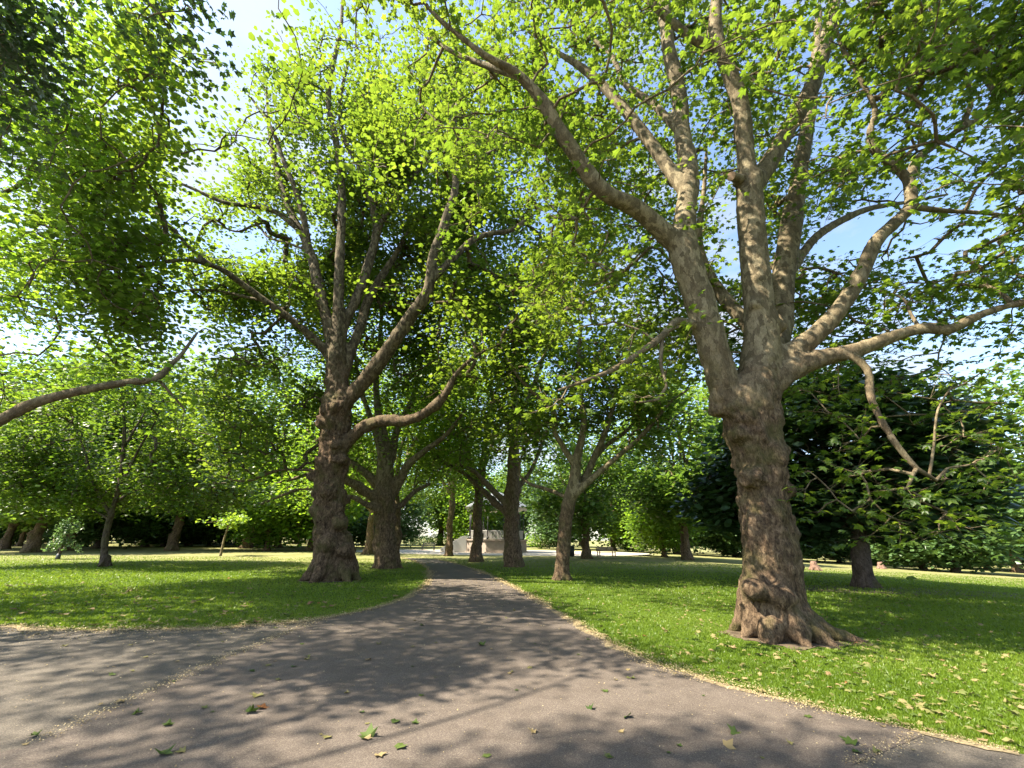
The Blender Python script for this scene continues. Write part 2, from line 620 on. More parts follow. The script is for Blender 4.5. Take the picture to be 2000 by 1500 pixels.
def grow(rng, node_p, node_r, clumps, up=0.15, droop=0.0):
    """join every clump to the nearest wood already there; returns node arrays and branches as index lists"""
    n0 = len(node_p)
    cap = n0 + len(clumps) * 9
    P = np.zeros((cap, 3)); P[:n0] = node_p
    par = np.full(cap, -1)
    dirv = np.zeros((cap, 3)); dirv[:, 2] = 1
    n = n0
    d0 = np.full(len(clumps), 1e9)
    for a in range(0, len(clumps), 500):
        d0[a:a + 500] = np.linalg.norm(clumps[a:a + 500, None] - node_p[None], axis=2).min(1)
    order = np.argsort(d0)
    branches = []
    for ci in order:
        c = clumps[ci]
        dv = P[:n] - c
        i = int(np.argmin((dv * dv).sum(1)))
        p = P[i]
        L = float(np.linalg.norm(c - p))
        k = int(min(8, max(2, math.ceil(L / 0.45))))
        ctrl = p * 0.5 + c * 0.5 + dirv[i] * (0.18 * L) + np.array([0, 0, up * L]) + rng.normal(0, 0.09 * L, 3)
        t = (np.arange(1, k + 1) / k)[:, None]
        Q = (1 - t) ** 2 * p + 2 * t * (1 - t) * ctrl + t ** 2 * c
        Q[:-1] += rng.normal(0, 0.03 * min(L, 2.0), (k - 1, 3))
        idx = [i] + list(range(n, n + k))
        P[n:n + k] = Q
        par[n:n + k] = idx[:-1]
        dd = np.diff(np.vstack([p, Q]), axis=0)
        dirv[n:n + k] = dd / (np.linalg.norm(dd, axis=1)[:, None] + 1e-9)
        branches.append(idx)
        n += k
    cnt = np.zeros(n)
    tips = [b[-1] for b in branches]
    cnt[tips] += 1
    for j in range(n - 1, n0 - 1, -1):
        cnt[par[j]] += cnt[j]
    return P[:n], cnt, branches, n0

FRAME_M = 60
def build_crown(root, base, rng, wood_nodes, wood_r, clumps, thin, leaf_n, leaf_size, tpl, lmat, bmat, tip_r=0.006, grow_r=0.0055, twigs=0,
                spread=(0.42, 0.24), tilt=0.5, tint_seed=0, pieces=0, sides=4, min_branch_r=0.0, tint_bias=0.0):
    P, cnt, branches, n0 = grow(rng, wood_nodes, wood_r, clumps)
    tb = Tubes()
    for Pt, rt in thin:
        tb.add(Pt, rt, 6)
    for b in branches:
        idx = np.array(b)
        r = tip_r + grow_r * np.sqrt(cnt[idx])
        if idx[0] < n0:
            r[0] = min(r[1] * 1.35, wood_r[idx[0]] * 0.9)
        if r.max() < min_branch_r:
            continue
        tb.add(P[idx], r, sides if r.max() < 0.03 else 6, cap=False)
    tips = clumps
    nl = len(tips)
    pos, dr = [], []
    if twigs:
        per = max(1, int(round(leaf_n / twigs)))
        for k in range(twigs):
            a = rng.random(nl) * 2 * math.pi
            d = np.stack([np.cos(a), np.sin(a), rng.normal(0.0, 0.38, nl)], -1)
            L = rng.uniform(0.35, 0.85, nl)
            e = tips + d * L[:, None] + np.stack([np.zeros(nl), np.zeros(nl), -0.12 * L], -1)
            tb.spikes(tips, e, 0.006)
            for j in range(per):
                t = (j + rng.uniform(0.3, 1.0, nl)) / per
                pp = tips * (1 - t)[:, None] + e * t[:, None]
                side = rng.choice([-1, 1], nl)
                out = np.stack([-d[:, 1] * side, d[:, 0] * side, rng.normal(-0.15, 0.35, nl)], -1) * 0.8 + d * rng.uniform(0.1, 1.0, nl)[:, None]
                pp = pp + out * 0.05 + rng.normal(0, 0.05, (nl, 3))
                pos.append(pp); dr.append(out)
    else:
        for k in range(leaf_n):
            g = rng.normal(size=(nl, 3)) * np.array([spread[0], spread[0], spread[1]])
            pos.append(tips + g)
            dr.append(g + rng.normal(0, 0.12, (nl, 3)) - np.array([0, 0, 0.1]))
    pos, dr = np.vstack(pos), np.vstack(dr)
    X, Y, Z = leaf_axes(rng, dr, tilt)
    size = leaf_size * rng.uniform(0.6, 1.2, len(pos))
    tint = np.clip(0.42 + tint_bias + 0.45 * fbm(pos, 0.5, 2, tint_seed) + rng.normal(0, 0.16, len(pos)), 0, 1)
    crown = None
    sel = np.zeros(len(pos), bool)
    if pieces:
        px, py, z = project(pos)
        inside = (px > 15) & (px < 1985) & (py > 15) & (py < 1485) & (z > 0.5)
        cand = np.nonzero(inside)[0]
        cand = cand[np.argsort(z[cand] / size[cand])][:pieces]
        sel[cand] = True
    me = leaf_mesh('crown', tpl, pos[~sel], X[~sel], Y[~sel], Z[~sel], size[~sel], tint[~sel], lmat, base)
    crown = link('crown', me, None, root)
    crown['kind'] = 'stuff'
    bw = tb.mesh('branchwork', bmat, base)
    set_attr(bw, 'limb', np.full(len(bw.vertices), 0.75), 'POINT')
    link('branchwork', bw, None, root)['kind'] = 'stuff'
    for i in np.nonzero(sel)[0]:
        q = round(float(np.clip(tint[i], 0, 1)) * 5) / 5
        lo = link('leaf', leaf_piece('near' if tpl == 'near' else tpl, lmat, q), None, crown)
        s = size[i]
        p = pos[i] - base
        lo.matrix_local = Matrix(((X[i, 0] * s, Y[i, 0] * s, Z[i, 0] * s, p[0]), (X[i, 1] * s, Y[i, 1] * s, Z[i, 1] * s, p[1]),
                                  (X[i, 2] * s, Y[i, 2] * s, Z[i, 2] * s, p[2]), (0, 0, 0, 1)))
    return crown

def traced(spec, Y0):
    """limb given as photo points (px, py, width px, depth offset m) -> smooth 3D polyline with radii"""
    pts = []
    for px, py, w, dy in spec:
        p = at(px, py, Y0 + dy)
        pts.append((*p, 0.5 * w * depth(p) / F / math.hypot(1, (px - 1000) / F)))
    C = catmull(np.array(pts), spacing=0.18)
    return C[:, :3], np.maximum(C[:, 3], 0.008)

def root_flare(rng, base, r, n, length, dirs=None):
    out = []
    for k in range(n):
        a = (2 * math.pi * (k + rng.uniform(-.3, .3)) / n) if dirs is None else dirs[k][0]
        L = length * rng.uniform(0.75, 1.2) if dirs is None else dirs[k][1]
        d = np.array([math.cos(a), math.sin(a), 0])
        P = np.array([base + d * r * 0.35 + (0, 0, r * 2.3), base + d * r * 0.72 + (0, 0, r * 1.0), base + d * (r + L * 0.25) + (0, 0, r * 0.30),
                      base + d * (r + L * 0.62) + (0, 0, 0.02), base + d * (r + L) + (0, 0, -0.10)])
        rr = r * np.array([0.40, 0.38, 0.30, 0.18, 0.08])
        C = catmull(np.hstack([P, rr[:, None]]), spacing=0.12)
        out.append((C[:, :3], C[:, 3]))
    return out

def wood_nodes(limbs, skip_trunk_below=3.0, base_z=0.0, rmax=1.0):
    P, r = [], []
    for i, (Q, q) in enumerate(limbs):
        k = slice(None, None, 2)
        Qs, qs = Q[k], q[k]
        if i == 0:
            m = Qs[:, 2] > skip_trunk_below
            Qs, qs = Qs[m], qs[m]
        else:
            m = np.arange(len(Qs)) > len(Qs) * 0.22
            Qs, qs = Qs[m], qs[m]
        P.append(Qs); r.append(qs)
    return np.vstack(P), np.concatenate(r)

def tip_clumps(rng, limbs, rmax=.055, every=5, jit=.28, frac=.45):
    """sprays of leaves along the thin outer ends of the limbs"""
    out = []
    for P, r in limbs[1:]:
        k0 = int(len(P) * (1 - frac))
        m = np.nonzero((np.arange(len(P)) >= k0) & (r < rmax))[0][::every]
        if len(m) == 0: m = np.array([len(P) - 1])
        Q = P[np.concatenate([m, [len(P) - 1]])]
        out.append(Q + rng.normal(0, jit, Q.shape))
        out.append(Q + rng.normal(0, jit, Q.shape))
    return np.vstack(out)

def thin_view(rng, clumps, limbs, keep_front=0.2, pad=26, wmin=0.05):
    """leave out most clumps hanging right in front of the big limbs: a plane tree's inner limbs are bare"""
    Q = np.vstack([P[::2] for P, r in limbs]); q = np.concatenate([r[::2] for P, r in limbs])
    m = q > wmin
    Q, q = Q[m], q[m]
    qx, qy, qz = project(Q)
    cx, cy_, cz = project(clumps)
    keep = np.ones(len(clumps), bool)
    for a in range(0, len(clumps), 500):
        s = slice(a, a + 500)
        rad = pad + F * q[None] / np.maximum(qz[None], .5) + F * 0.45 / np.maximum(cz[s, None], 1)
        hit = (np.hypot(cx[s, None] - qx[None], cy_[s, None] - qy[None]) < rad) & (cz[s, None] < qz[None] + 0.2) & (qz[None] > 0)
        keep[s] = ~(hit.any(1) & (rng.random(len(keep[s])) > keep_front))
    return clumps[keep]

# gaps of open sky between the crowns: (px, py, half width, half height, share of foliage left out)
SKY = [(545, 470, 95, 55, 0.85), (430, 330, 60, 45, 0.7), (1790, 500, 130, 50, 0.65), (1640, 470, 70, 60, 0.7), (1420, 410, 45, 60, 0.8),
       (1900, 300, 120, 90, 0.15), (1400, 850, 30, 50, 0.9), (860, 340, 60, 60, 0.6), (780, 60, 40, 60, 0.6), (440, 450, 60, 60, 0.5),
       (1890, 640, 80, 50, 0.6), (250, 30, 30, 60, 0.6), (1000, 320, 60, 40, 0.4), (500, 770, 30, 40, 0.6)]
def open_sky(rng, clumps):
    cx, cy_, cz = project(clumps)
    keep = np.ones(len(clumps), bool)
    for px, py, a, b, s in SKY:
        m = (((cx - px) / a) ** 2 + ((cy_ - py) / b) ** 2 < 1) & (cz > 0)
        keep &= ~(m & (rng.random(len(clumps)) < s))
    return clumps[keep]

#@@SETTING
# ------------------------------------------------------------------ the setting: lawn, paths, plaza
def lawn_material():
    m, n, l, b = nmat('lawn')
    geo = n.new('ShaderNodeNewGeometry').outputs['Position']
    a = noise_node(n, l, geo, 0.35, 5, 0.6)
    f = noise_node(n, l, geo, 18.0, 5, 0.7)
    g = ramp(n, l, a, [(0.3, (0.055, 0.095, 0.012)), (0.55, (0.080, 0.125, 0.015)), (0.75, (0.11, 0.145, 0.025))])
    g = mixc(n, l, mathn(n, l, 'MULTIPLY', ramp(n, l, f, [(0.35, (1, 1, 1)), (0.6, (0, 0, 0))]), 0.55), g, (0.022, 0.045, 0.008))
    sep = n.new('ShaderNodeSeparateXYZ')
    l.new(geo, sep.inputs[0])
    # the open field beyond the avenue is drier: mown, yellowed grass
    wob = mathn(n, l, 'MULTIPLY', mathn(n, l, 'SUBTRACT', noise_node(n, l, geo, 0.12, 4), 0.5), 16.0)
    yy = mathn(n, l, 'ADD', sep.outputs['Y'], wob)
    dry = mathn(n, l, 'MULTIPLY', mathn(n, l, 'SUBTRACT', yy, 21.0), 0.10, clamp=True)
    dry = mathn(n, l, 'MULTIPLY', dry, ramp(n, l, noise_node(n, l, geo, 0.5, 4, 0.6), [(0.3, (0.45,) * 3), (0.6, (0.95,) * 3)]))
    col = mixc(n, l, dry, g, mixc(n, l, f, (0.20, 0.19, 0.075), (0.27, 0.25, 0.12)))
    l.new(col, b.inputs['Base Color'])
    b.inputs['Roughness'].default_value = 0.95
    b.inputs['Specular IOR Level'].default_value = 0.1
    bump(n, l, f, b, 0.8, 0.05)
    return m

def asphalt_material(name, base, warm):
    m, n, l, b = nmat(name)
    geo = n.new('ShaderNodeNewGeometry').outputs['Position']
    a = noise_node(n, l, geo, 0.5, 5, 0.6)
    f = noise_node(n, l, geo, 90.0, 4, 0.7)
    g = noise_node(n, l, geo, 260.0, 2, 0.6)
    c = mixc(n, l, ramp(n, l, a, [(0.35, (0, 0, 0)), (0.7, (1, 1, 1))]), base, warm)
    c = mixc(n, l, ramp(n, l, f, [(0.45, (0.0,) * 3), (0.66, (1,) * 3)]), c, mixc(n, l, 0.65, c, (0.27, 0.23, 0.18)))
    c = mixc(n, l, ramp(n, l, g, [(0.38, (0.8,) * 3), (0.50, (0,) * 3)]), c, (0.028, 0.024, 0.022))
    st = noise_node(n, l, geo, 2.3, 6, 0.65, 0.8)
    c = mixc(n, l, ramp(n, l, st, [(0.40, (0.45,) * 3), (0.56, (0,) * 3)]), c, mixc(n, l, 1.0, c, (0.66, 0.64, 0.62), 'MULTIPLY'))
    # pale trodden-in specks of chaff
    v = n.new('ShaderNodeTexVoronoi')
    v.inputs['Scale'].default_value = 13.0
    l.new(geo, v.inputs['Vector'])
    dens = ramp(n, l, noise_node(n, l, geo, 1.3, 4), [(0.45, (0,) * 3), (0.7, (1,) * 3)])
    sp = ramp(n, l, v.outputs['Distance'], [(0.07, (1,) * 3), (0.13, (0,) * 3)])
    c = mixc(n, l, mathn(n, l, 'MULTIPLY', mathn(n, l, 'MULTIPLY', sp, dens), 0.8), c, (0.36, 0.30, 0.19))
    l.new(c, b.inputs['Base Color'])
    b.inputs['Roughness'].default_value = 0.88
    b.inputs['Specular IOR Level'].default_value = 0.3
    h = mathn(n, l, 'ADD', f, mathn(n, l, 'MULTIPLY', g, 0.6))
    bump(n, l, h, b, 0.55, 0.006)
    return m

LAWN = lawn_material()
ASPHALT = asphalt_material('asphalt', (0.086, 0.067, 0.055), (0.108, 0.084, 0.068))
ASPHALT_OLD = asphalt_material('old_asphalt', (0.078, 0.067, 0.054), (0.100, 0.085, 0.066))
PLAZA = mat_plain('plaza_paving', (0.40, 0.35, 0.29), 0.85, 0.10, 1.5)
EARTH = mat_plain('bare_earth', (0.085, 0.060, 0.034), 0.95, 0.35, 12.0)

def G(pts):
    return np.array([ground(x, y)[:2] for x, y in pts])

LEFT_EDGE = G([(0, 1222), (150, 1231), (400, 1227), (560, 1216), (650, 1205), (730, 1188), (795, 1166), (830, 1142), (839, 1122), (832, 1108), (812, 1097), (785, 1089)])
RIGHT_EDGE = G([(1985, 1472), (1800, 1432), (1640, 1396), (1450, 1345), (1300, 1305), (1200, 1260), (1110, 1208), (1045, 1170), (985, 1137), (935, 1115), (890, 1101), (850, 1092)])
def smooth2(E, it=2):
    C = catmull(np.hstack([E, np.zeros((len(E), 1))]), spacing=0.35)
    return C[:, :2]
def jag(E, seed, amp=0.05):
    P = np.hstack([E, np.zeros((len(E), 1))])
    return E + np.stack([fbm(P, 1.7, 3, seed), fbm(P, 1.7, 3, seed + 7)], -1) * amp
LEFT_EDGE = jag(smooth2(LEFT_EDGE), 3)
RIGHT_EDGE = jag(smooth2(RIGHT_EDGE), 5)
LEFT_FULL = np.vstack([[(-60, 12.5), (-30, 10.2), (-16, 9.3)], LEFT_EDGE])
RIGHT_FULL = np.vstack([[(12.2, 2.2), (9, 2.9), (5.6, 3.7)], RIGHT_EDGE])

def poly_sheet(name, pts, z, mat, label_kind='structure'):
    n = len(pts)
    r = delaunay_2d_cdt([Vector((float(p[0]), float(p[1]))) for p in pts], [], [list(range(n))], 1, 1e-4)
    bm = bmesh.new()
    vs_ = [bm.verts.new((v.x, v.y, z)) for v in r[0]]
    for f in r[2]:
        try: bm.faces.new([vs_[i] for i in f])
        except ValueError: pass
    bm.normal_update()
    for f in bm.faces:
        if f.normal.z < 0:
            f.normal_flip()
    o = bm_obj(name, bm, mat)
    o['kind'] = label_kind
    return o

# ground sheet to the horizon
gx = np.concatenate([[-900, -400, -150, -70], np.arange(-40, 8, 4.0), np.arange(8, 70, 1.0), [75, 82, 92]])
gy = np.concatenate([[-900, -300, -80], np.arange(-40, 130, 5.0), [200, 400, 900]])
gx = np.concatenate([gx, [93.0, 200, 900]])
GX, GY = np.meshgrid(gx, gy)
GZ = zg(np.minimum(GX, 92.0))
gi = np.arange(GX.size).reshape(GX.shape)
lawn_me = mesh_np('lawn', np.stack([GX.ravel(), GY.ravel(), GZ.ravel()], -1), np.stack([gi[:-1, :-1], gi[:-1, 1:], gi[1:, 1:], gi[1:, :-1]], -1).reshape(-1, 4), True, LAWN)
lawn_o = link('lawn', lawn_me)
lawn_o['kind'] = 'structure'
lawn_o['label'] = 'mown green lawn and drier field of the park'
pv = poly_sheet('cross_path', np.vstack([LEFT_FULL, RIGHT_FULL[::-1], [(12.2, -40), (-60, -40)]]), 0.004, ASPHALT_OLD)
pv['label'] = 'older grey asphalt of the crossing path in front'
SEAM_L = G([(640, 1207), (560, 1236), (450, 1283), (330, 1335), (200, 1392), (60, 1455)])
SEAM_R = G([(1660, 1497), (1735, 1470), (1800, 1440)])
def edge_part(E, ymin):
    return E[E[:, 1] >= ymin]
le = LEFT_EDGE[LEFT_EDGE[:, 1] > SEAM_L[0, 1]]
le = le[le[:, 0] > SEAM_L[0, 0] - 0.2]
re = RIGHT_EDGE[RIGHT_EDGE[:, 1] > SEAM_R[-1, 1]]
seam_l = jag(smooth2(SEAM_L), 11, 0.04)
seam_r = jag(smooth2(SEAM_R), 12, 0.04)
main_poly = np.vstack([le[::-1], seam_l, [(-5.5, 1.5), (-9, -12), (3, -12), (2.6, 1.5)], seam_r, re])
pm = poly_sheet('main_path', main_poly, 0.008, ASPHALT)
pm['label'] = 'brown grey asphalt path running up the avenue'

# plaza round the bandstand
BS = at(968, 1078, 52.0); BS[2] = 0
pz = poly_sheet('plaza', [(BS[0] + 1.0 + 17.0 * math.cos(a), BS[1] - 1 + 9.0 * math.sin(a) + 0.2) for a in np.linspace(0, 2 * math.pi, 61)[:-1]], 0.012, PLAZA)
pz['label'] = 'pale paved plaza around the bandstand'

# ------------------------------------------------------------------ trees
A0 = ground(1522, 1243)
B0 = ground(648, 1133)
rngA = np.random.default_rng(11)

# --- A: the big plane on the right
YA = A0[1]
LA = []
LA.append(traced([(1524, 1262, 128, 0), (1520, 1215, 128, 0), (1513, 1130, 124, 0), (1498, 1030, 116, 0), (1488, 950, 96, 0), (1481, 900, 106, 0), (1474, 850, 112, 0),
                  (1466, 790, 122, 0), (1484, 730, 92, 0), (1487, 660, 74, 0), (1479, 570, 62, -.1), (1471, 480, 60, -.2), (1463, 400, 54, -.3), (1466, 352, 52, -.4)], YA))
def limbA(*s): LA.append(traced([(x, y, w * .84, d) for x, y, w, d in s], YA))
limbA((1440, 800, 60, 0), (1415, 765, 76, -.1), (1400, 700, 78, -.2), (1382, 640, 74, -.3), (1357, 560, 74, -.4), (1336, 490, 74, -.5), (1338, 430, 56, -.5), (1345, 340, 46, -.4),
      (1332, 260, 40, -.3), (1325, 180, 36, -.3), (1305, 90, 32, -.4), (1298, 0, 28, -.5), (1290, -110, 20, -.6), (1285, -220, 10, -.6))
limbA((1335, 490, 50, -.5), (1292, 450, 50, -.7), (1240, 405, 42, -1.0), (1180, 375, 40, -1.3), (1130, 312, 36, -1.6), (1090, 250, 33, -1.9), (1058, 195, 29, -2.1), (1010, 145, 23, -2.3),
      (950, 110, 18, -2.5), (900, 72, 14, -2.6), (850, 30, 10, -2.6), (810, -20, 7, -2.6))
limbA((1015, 150, 20, -2.2), (950, 128, 16, -2.0), (890, 105, 13, -1.8), (838, 70, 9, -1.6))
limbA((1335, 370, 36, -.4), (1300, 320, 32, -.2), (1260, 265, 30, 0), (1200, 190, 25, .2), (1140, 135, 19, .3), (1085, 100, 12, .3), (1030, 60, 8, .3))
limbA((1325, 255, 22, -.3), (1272, 200, 19, .2), (1222, 165, 15, .6), (1195, 110, 12, .8), (1150, 70, 8, 1.0))
limbA((1375, 640, 26, -.3), (1345, 630, 22, -.5), (1322, 626, 21, -.6), (1292, 658, 21, -.9), (1258, 682, 18, -1.1), (1210, 715, 14, -1.3), (1160, 738, 10, -1.5), (1090, 762, 6, -1.6))
limbA((1293, 665, 11, -.9), (1291, 715, 9, -1.0), (1302, 755, 8, -1.1), (1285, 780, 7, -1.1), (1240, 786, 5, -1.1))
limbA((1466, 372, 46, -.4), (1456, 300, 44, -.5), (1452, 240, 42, -.7), (1440, 180, 41, -.9), (1412, 110, 38, -1.1), (1397, 55, 34, -1.2), (1402, -30, 28, -1.3), (1410, -150, 16, -1.4))
limbA((1405, 95, 28, -1.1), (1355, 76, 24, -1.2), (1312, 42, 21, -1.3), (1268, 0, 18, -1.4), (1220, -60, 12, -1.5))
limbA((1470, 370, 48, -.4), (1502, 318, 48, -.2), (1540, 250, 45, 0), (1576, 190, 44, .1), (1600, 130, 40, .1), (1620, 55, 36, .1), (1640, -60, 26, .1), (1655, -180, 14, .1))
limbA((1505, 720, 60, .5), (1524, 640, 60, .8), (1530, 540, 58, 1.0), (1546, 440, 56, 1.1), (1556, 375, 44, 1.2), (1566, 310, 40, 1.3), (1580, 230, 34, 1.4), (1592, 130, 28, 1.5), (1600, 20, 18, 1.6))
limbA((1545, 530, 28, 1.0), (1575, 485, 26, 1.2), (1600, 458, 25, 1.4), (1645, 430, 23, 1.7), (1700, 407, 19, 2.0), (1770, 395, 13, 2.4), (1850, 380, 8, 2.8))
limbA((1490, 680, 40, .5), (1440, 610, 36, .9), (1400, 565, 33, 1.3), (1372, 510, 26, 1.5), (1365, 450, 17, 1.6), (1374, 380, 13, 1.7), (1380, 290, 9, 1.8))
limbA((1500, 715, 56, 0), (1545, 688, 58, -.1), (1592, 655, 52, -.2), (1640, 602, 47, -.3), (1680, 540, 43, -.4), (1712, 470, 39, -.5), (1757, 427, 37, -.6), (1779, 398, 38, -.6), (1772, 350, 30, -.6),
      (1742, 322, 27, -.7), (1707, 292, 25, -.8), (1700, 252, 21, -.9), (1709, 212, 18, -1.0), (1672, 140, 14, -1.1), (1640, 80, 10, -1.2), (1625, 0, 6, -1.2))
limbA((1778, 395, 34, -.6), (1778, 345, 28, -.5), (1793, 310, 25, -.5), (1832, 280, 23, -.6), (1872, 252, 21, -.8), (1896, 200, 17, -1.0), (1880, 130, 14, -1.1), (1840, 55, 10, -1.1), (1800, -10, 7, -1.1))
limbA((1868, 256, 18, -.8), (1912, 232, 18, -1.0), (1945, 190, 17, -1.2), (1990, 130, 15, -1.4), (2050, 60, 10, -1.6))
limbA((1785, 405, 22, -.6), (1850, 412, 20, -.6), (1920, 416, 18, -.7), (2000, 426, 16, -.8), (2090, 430, 12, -.8), (2180, 420, 7, -.8))
limbA((1500, 760, 60, -.1), (1550, 722, 64, -.2), (1605, 700, 54, -.4), (1680, 682, 45, -.7), (1760, 652, 39, -1.0), (1815, 640, 37, -1.2), (1850, 645, 34, -1.3), (1900, 622, 31, -1.5),
      (1950, 602, 28, -1.6), (2010, 588, 25, -1.8), (2090, 560, 18, -2.0), (2170, 520, 10, -2.1))
limbA((1660, 692, 28, -.7), (1695, 722, 26, -.8), (1702, 780, 24, -.9), (1738, 850, 20, -1.0), (1790, 915, 17, -1.1), (1828, 938, 12, -1.1), (1850, 915, 8, -1.1), (1905, 905, 6, -1.0), (1960, 870, 4, -.9))
limbA((1815, 930, 10, -1.1), (1824, 870, 8, -1.0), (1832, 800, 7, -.9), (1862, 750, 5, -.8))
limbA((1800, 645, 12, -1.1), (1778, 612, 10, -.9), (1762, 582, 8, -.7), (1700, 562, 6, -.4))
rt = np.random.default_rng(5)
rootsA = root_flare(rt, A0, 0.50, 8, 0.55, [(3.3, .30), (4.0, .32), (4.75, .30), (5.35, .42), (5.95, 1.0), (0.6, .7), (1.6, .5), (2.5, .4)])
def bl(px, py, dy, r): return (at(px, py, YA + dy), r)
burlsA = [bl(1412, 778, -.10, .27), (at(1432, 800, YA - .25), .22), bl(1402, 800, 0, .2), bl(1470, 760, -.42, .16), bl(1500, 700, -.35, .13), bl(1465, 930, -.36, .24), bl(1520, 1000, -.38, .18), bl(1470, 1150, -.40, .22),
          bl(1522, 1165, -.40, .26), bl(1535, 880, -.2, .16), bl(1445, 850, -.3, .2), bl(1545, 960, -.2, .18), bl(1480, 545, -.35, .14), bl(1475, 595, -.30, .15), bl(1520, 640, -.05, .18),
          bl(1440, 355, -.45, .12), bl(1480, 340, -.55, .16), bl(1560, 690, -.35, .10), bl(1555, 385, .9, .15), bl(1470, 820, -.40, .18)]
tree_a = empty('plane_tree', A0)
tag(tree_a, 'massive plane tree with lumpy pale trunk and spreading limbs on the right lawn', 'tree', 'plane trees of the avenue')
thinA = woody(tree_a, A0, LA, rootsA, burlsA, 0.049, BARK, 21, 0.065, (3.6, 6.0), thr=0.05)
# sawn-off branch stub
st0, st1 = at(1452, 352, YA - .45), at(1428, 344, YA - .72)
sd = (st1 - st0) / np.linalg.norm(st1 - st0)
stt = Tubes()
stt.add(np.array([st0 - sd * .05, st0 + sd * .06, st1 - sd * .06, st1]), np.array([.17, .125, .11, .112]), 16, cap=False)
stm = stt.mesh('branch_stub', BARK, A0)
set_attr(stm, 'limb', np.full(len(stm.vertices), .8), 'POINT')
so = link('branch_stub', stm, None, tree_a)
bm = bmesh.new()
add_cyl(bm, st1 - sd * .02, st1 + sd * .004, .111, .108, 16)
for v in bm.verts: v.co -= Vector(A0)
bm_obj('cut_face', bm, mat_plain('sawn_wood', (0.36, 0.23, 0.13), 0.8, 0.2, 20), so, False)

nodesA, nrA = wood_nodes(LA, 4.5)
ell = [(5.2, 8.6, 13.5, 8.5, 6.5, 8.5, 0.45, 1.0), (9.5, 8.5, 8.5, 6.0, 5.0, 4.5, 0.2, 0.45), (0.5, 7.2, 12.0, 4.5, 4.0, 4.5, 0.2, 0.22), (8.0, 6.5, 13.5, 6.0, 3.6, 5.0, 0.1, 0.32)]
clA = shell_points(rngA, ell, 6800, 0.6, 0.03, 31)
px, py, z = project(clA)
dist = np.linalg.norm(clA - CAM, axis=1)
ok = (dist > 4.2) & (clA[:, 2] > 3.2)
ok &= ~((py > 980) & (z > 0)) & ~((px < 1340) & (py > 800) & (z > 0)) & ~((px < 1020) & (py > 480) & (z > 0)) & ~((px < 800) & (py > 150) & (z > 0))
ok &= ~((px > 1380) & (px < 1580) & (py > 650) & (z > 0) & (clA[:, 1] < YA + 0.6))
ok &= ~((px < 1040) & (z > 0) & (rngA.random(len(px)) < 0.6))
ok &= ~((px > 1500) & (py > 700) & (py < 990) & (rngA.random(len(px)) < 0.45))
clA = open_sky(rngA, thin_view(rngA, clA[ok], LA, 0.10, 18, 0.06))[:3300]
# sprays hanging from the drooping branch
hang = np.array([at(x, y, YA - 1.0 + d) for x, y, d in [(1900, 905, .1), (1850, 935, -.2), (1780, 985, .2), (1700, 975, .4), (1740, 1010, .3), (1660, 930, .5), (1620, 955, .5), (1850, 1000, 0), (1820, 1040, .1),
                 (1760, 1040, .2), (1700, 920, .4), (1880, 850, .3), (1950, 870, .2), (1920, 960, 0), (1640, 880, .7), (1600, 800, .9), (1580, 920, .6), (1680, 860, .6), (1800, 970, 0), (1560, 760, .9), (1640, 770, .8)]])
clA = np.vstack([clA, tip_clumps(rngA, LA), hang, hang + rngA.normal(0, .22, hang.shape)])
build_crown(tree_a, A0, rngA, nodesA, nrA, clA, thinA, 16, 0.152, 'near', LEAF, BARK, 0.006, 0.0055, twigs=4, pieces=300, tint_seed=3, sides=4)

# --- B: the plane on the left lawn
YB = B0[1]
rngB = np.random.default_rng(12)
LB = []
def limbB(*s): LB.append(traced(s, YB))
limbB((649, 1146, 68, 0), (648, 1115, 68, 0), (646, 1060, 66, 0), (645, 1000, 64, 0), (648, 900, 58, 0), (654, 840, 58, 0), (660, 780, 54, 0), (657, 730, 42, 0), (656, 690, 36, 0), (660, 620, 24, 0),
      (664, 500, 20, 0), (668, 400, 17, .1), (665, 340, 15, .2), (655, 270, 14, .2), (641, 200, 12, .2), (650, 130, 11, .1), (665, 60, 9, 0), (670, -20, 7, 0), (672, -90, 5, 0))
limbB((655, 715, 22, 0), (637, 688, 20, -.1), (600, 650, 18, -.5), (560, 618, 17, -.9), (500, 575, 17, -1.5), (460, 545, 16, -2.0), (430, 525, 15, -2.4), (370, 508, 13, -3.0), (300, 515, 11, -3.6),
      (250, 525, 9, -4.0), (170, 525, 7, -4.5), (110, 548, 5, -4.8))
limbB((412, 518, 12, -2.6), (372, 485, 11, -3.0), (330, 440, 11, -3.4), (280, 410, 10, -3.8), (222, 380, 8, -4.2), (180, 332, 7, -4.5), (130, 300, 6, -4.8), (70, 285, 4, -5))
limbB((345, 452, 8, -3.3), (280, 402, 7, -3.2), (200, 400, 6, -3.1), (140, 420, 5, -3.0), (100, 440, 4, -3.0))
limbB((525, 590, 10, -1.2), (480, 580, 9, -1.0), (420, 568, 8, -.7), (350, 570, 6, -.4), (290, 600, 4, 0))
limbB((654, 705, 26, .1), (642, 640, 24, .2), (622, 560, 23, .4), (611, 510, 21, .5), (592, 460, 18, .6), (570, 420, 16, .7), (546, 350, 14, .8), (532, 290, 12, .8), (525, 240, 9, .9), (520, 170, 6, .9))
limbB((605, 495, 14, .5), (596, 440, 14, .2), (580, 380, 13, 0), (556, 320, 11, -.2), (530, 250, 9, -.4), (490, 190, 6, -.5))
limbB((586, 450, 15, .6), (540, 415, 13, .2), (490, 402, 12, -.2), (440, 396, 11, -.6), (380, 370, 10, -1.0), (332, 345, 8, -1.3), (280, 290, 5, -1.6))
limbB((596, 488, 8, .6), (560, 474, 7, .9), (525, 464, 7, 1.2), (500, 440, 6, 1.4), (460, 452, 5, 1.6), (400, 425, 4, 1.8))
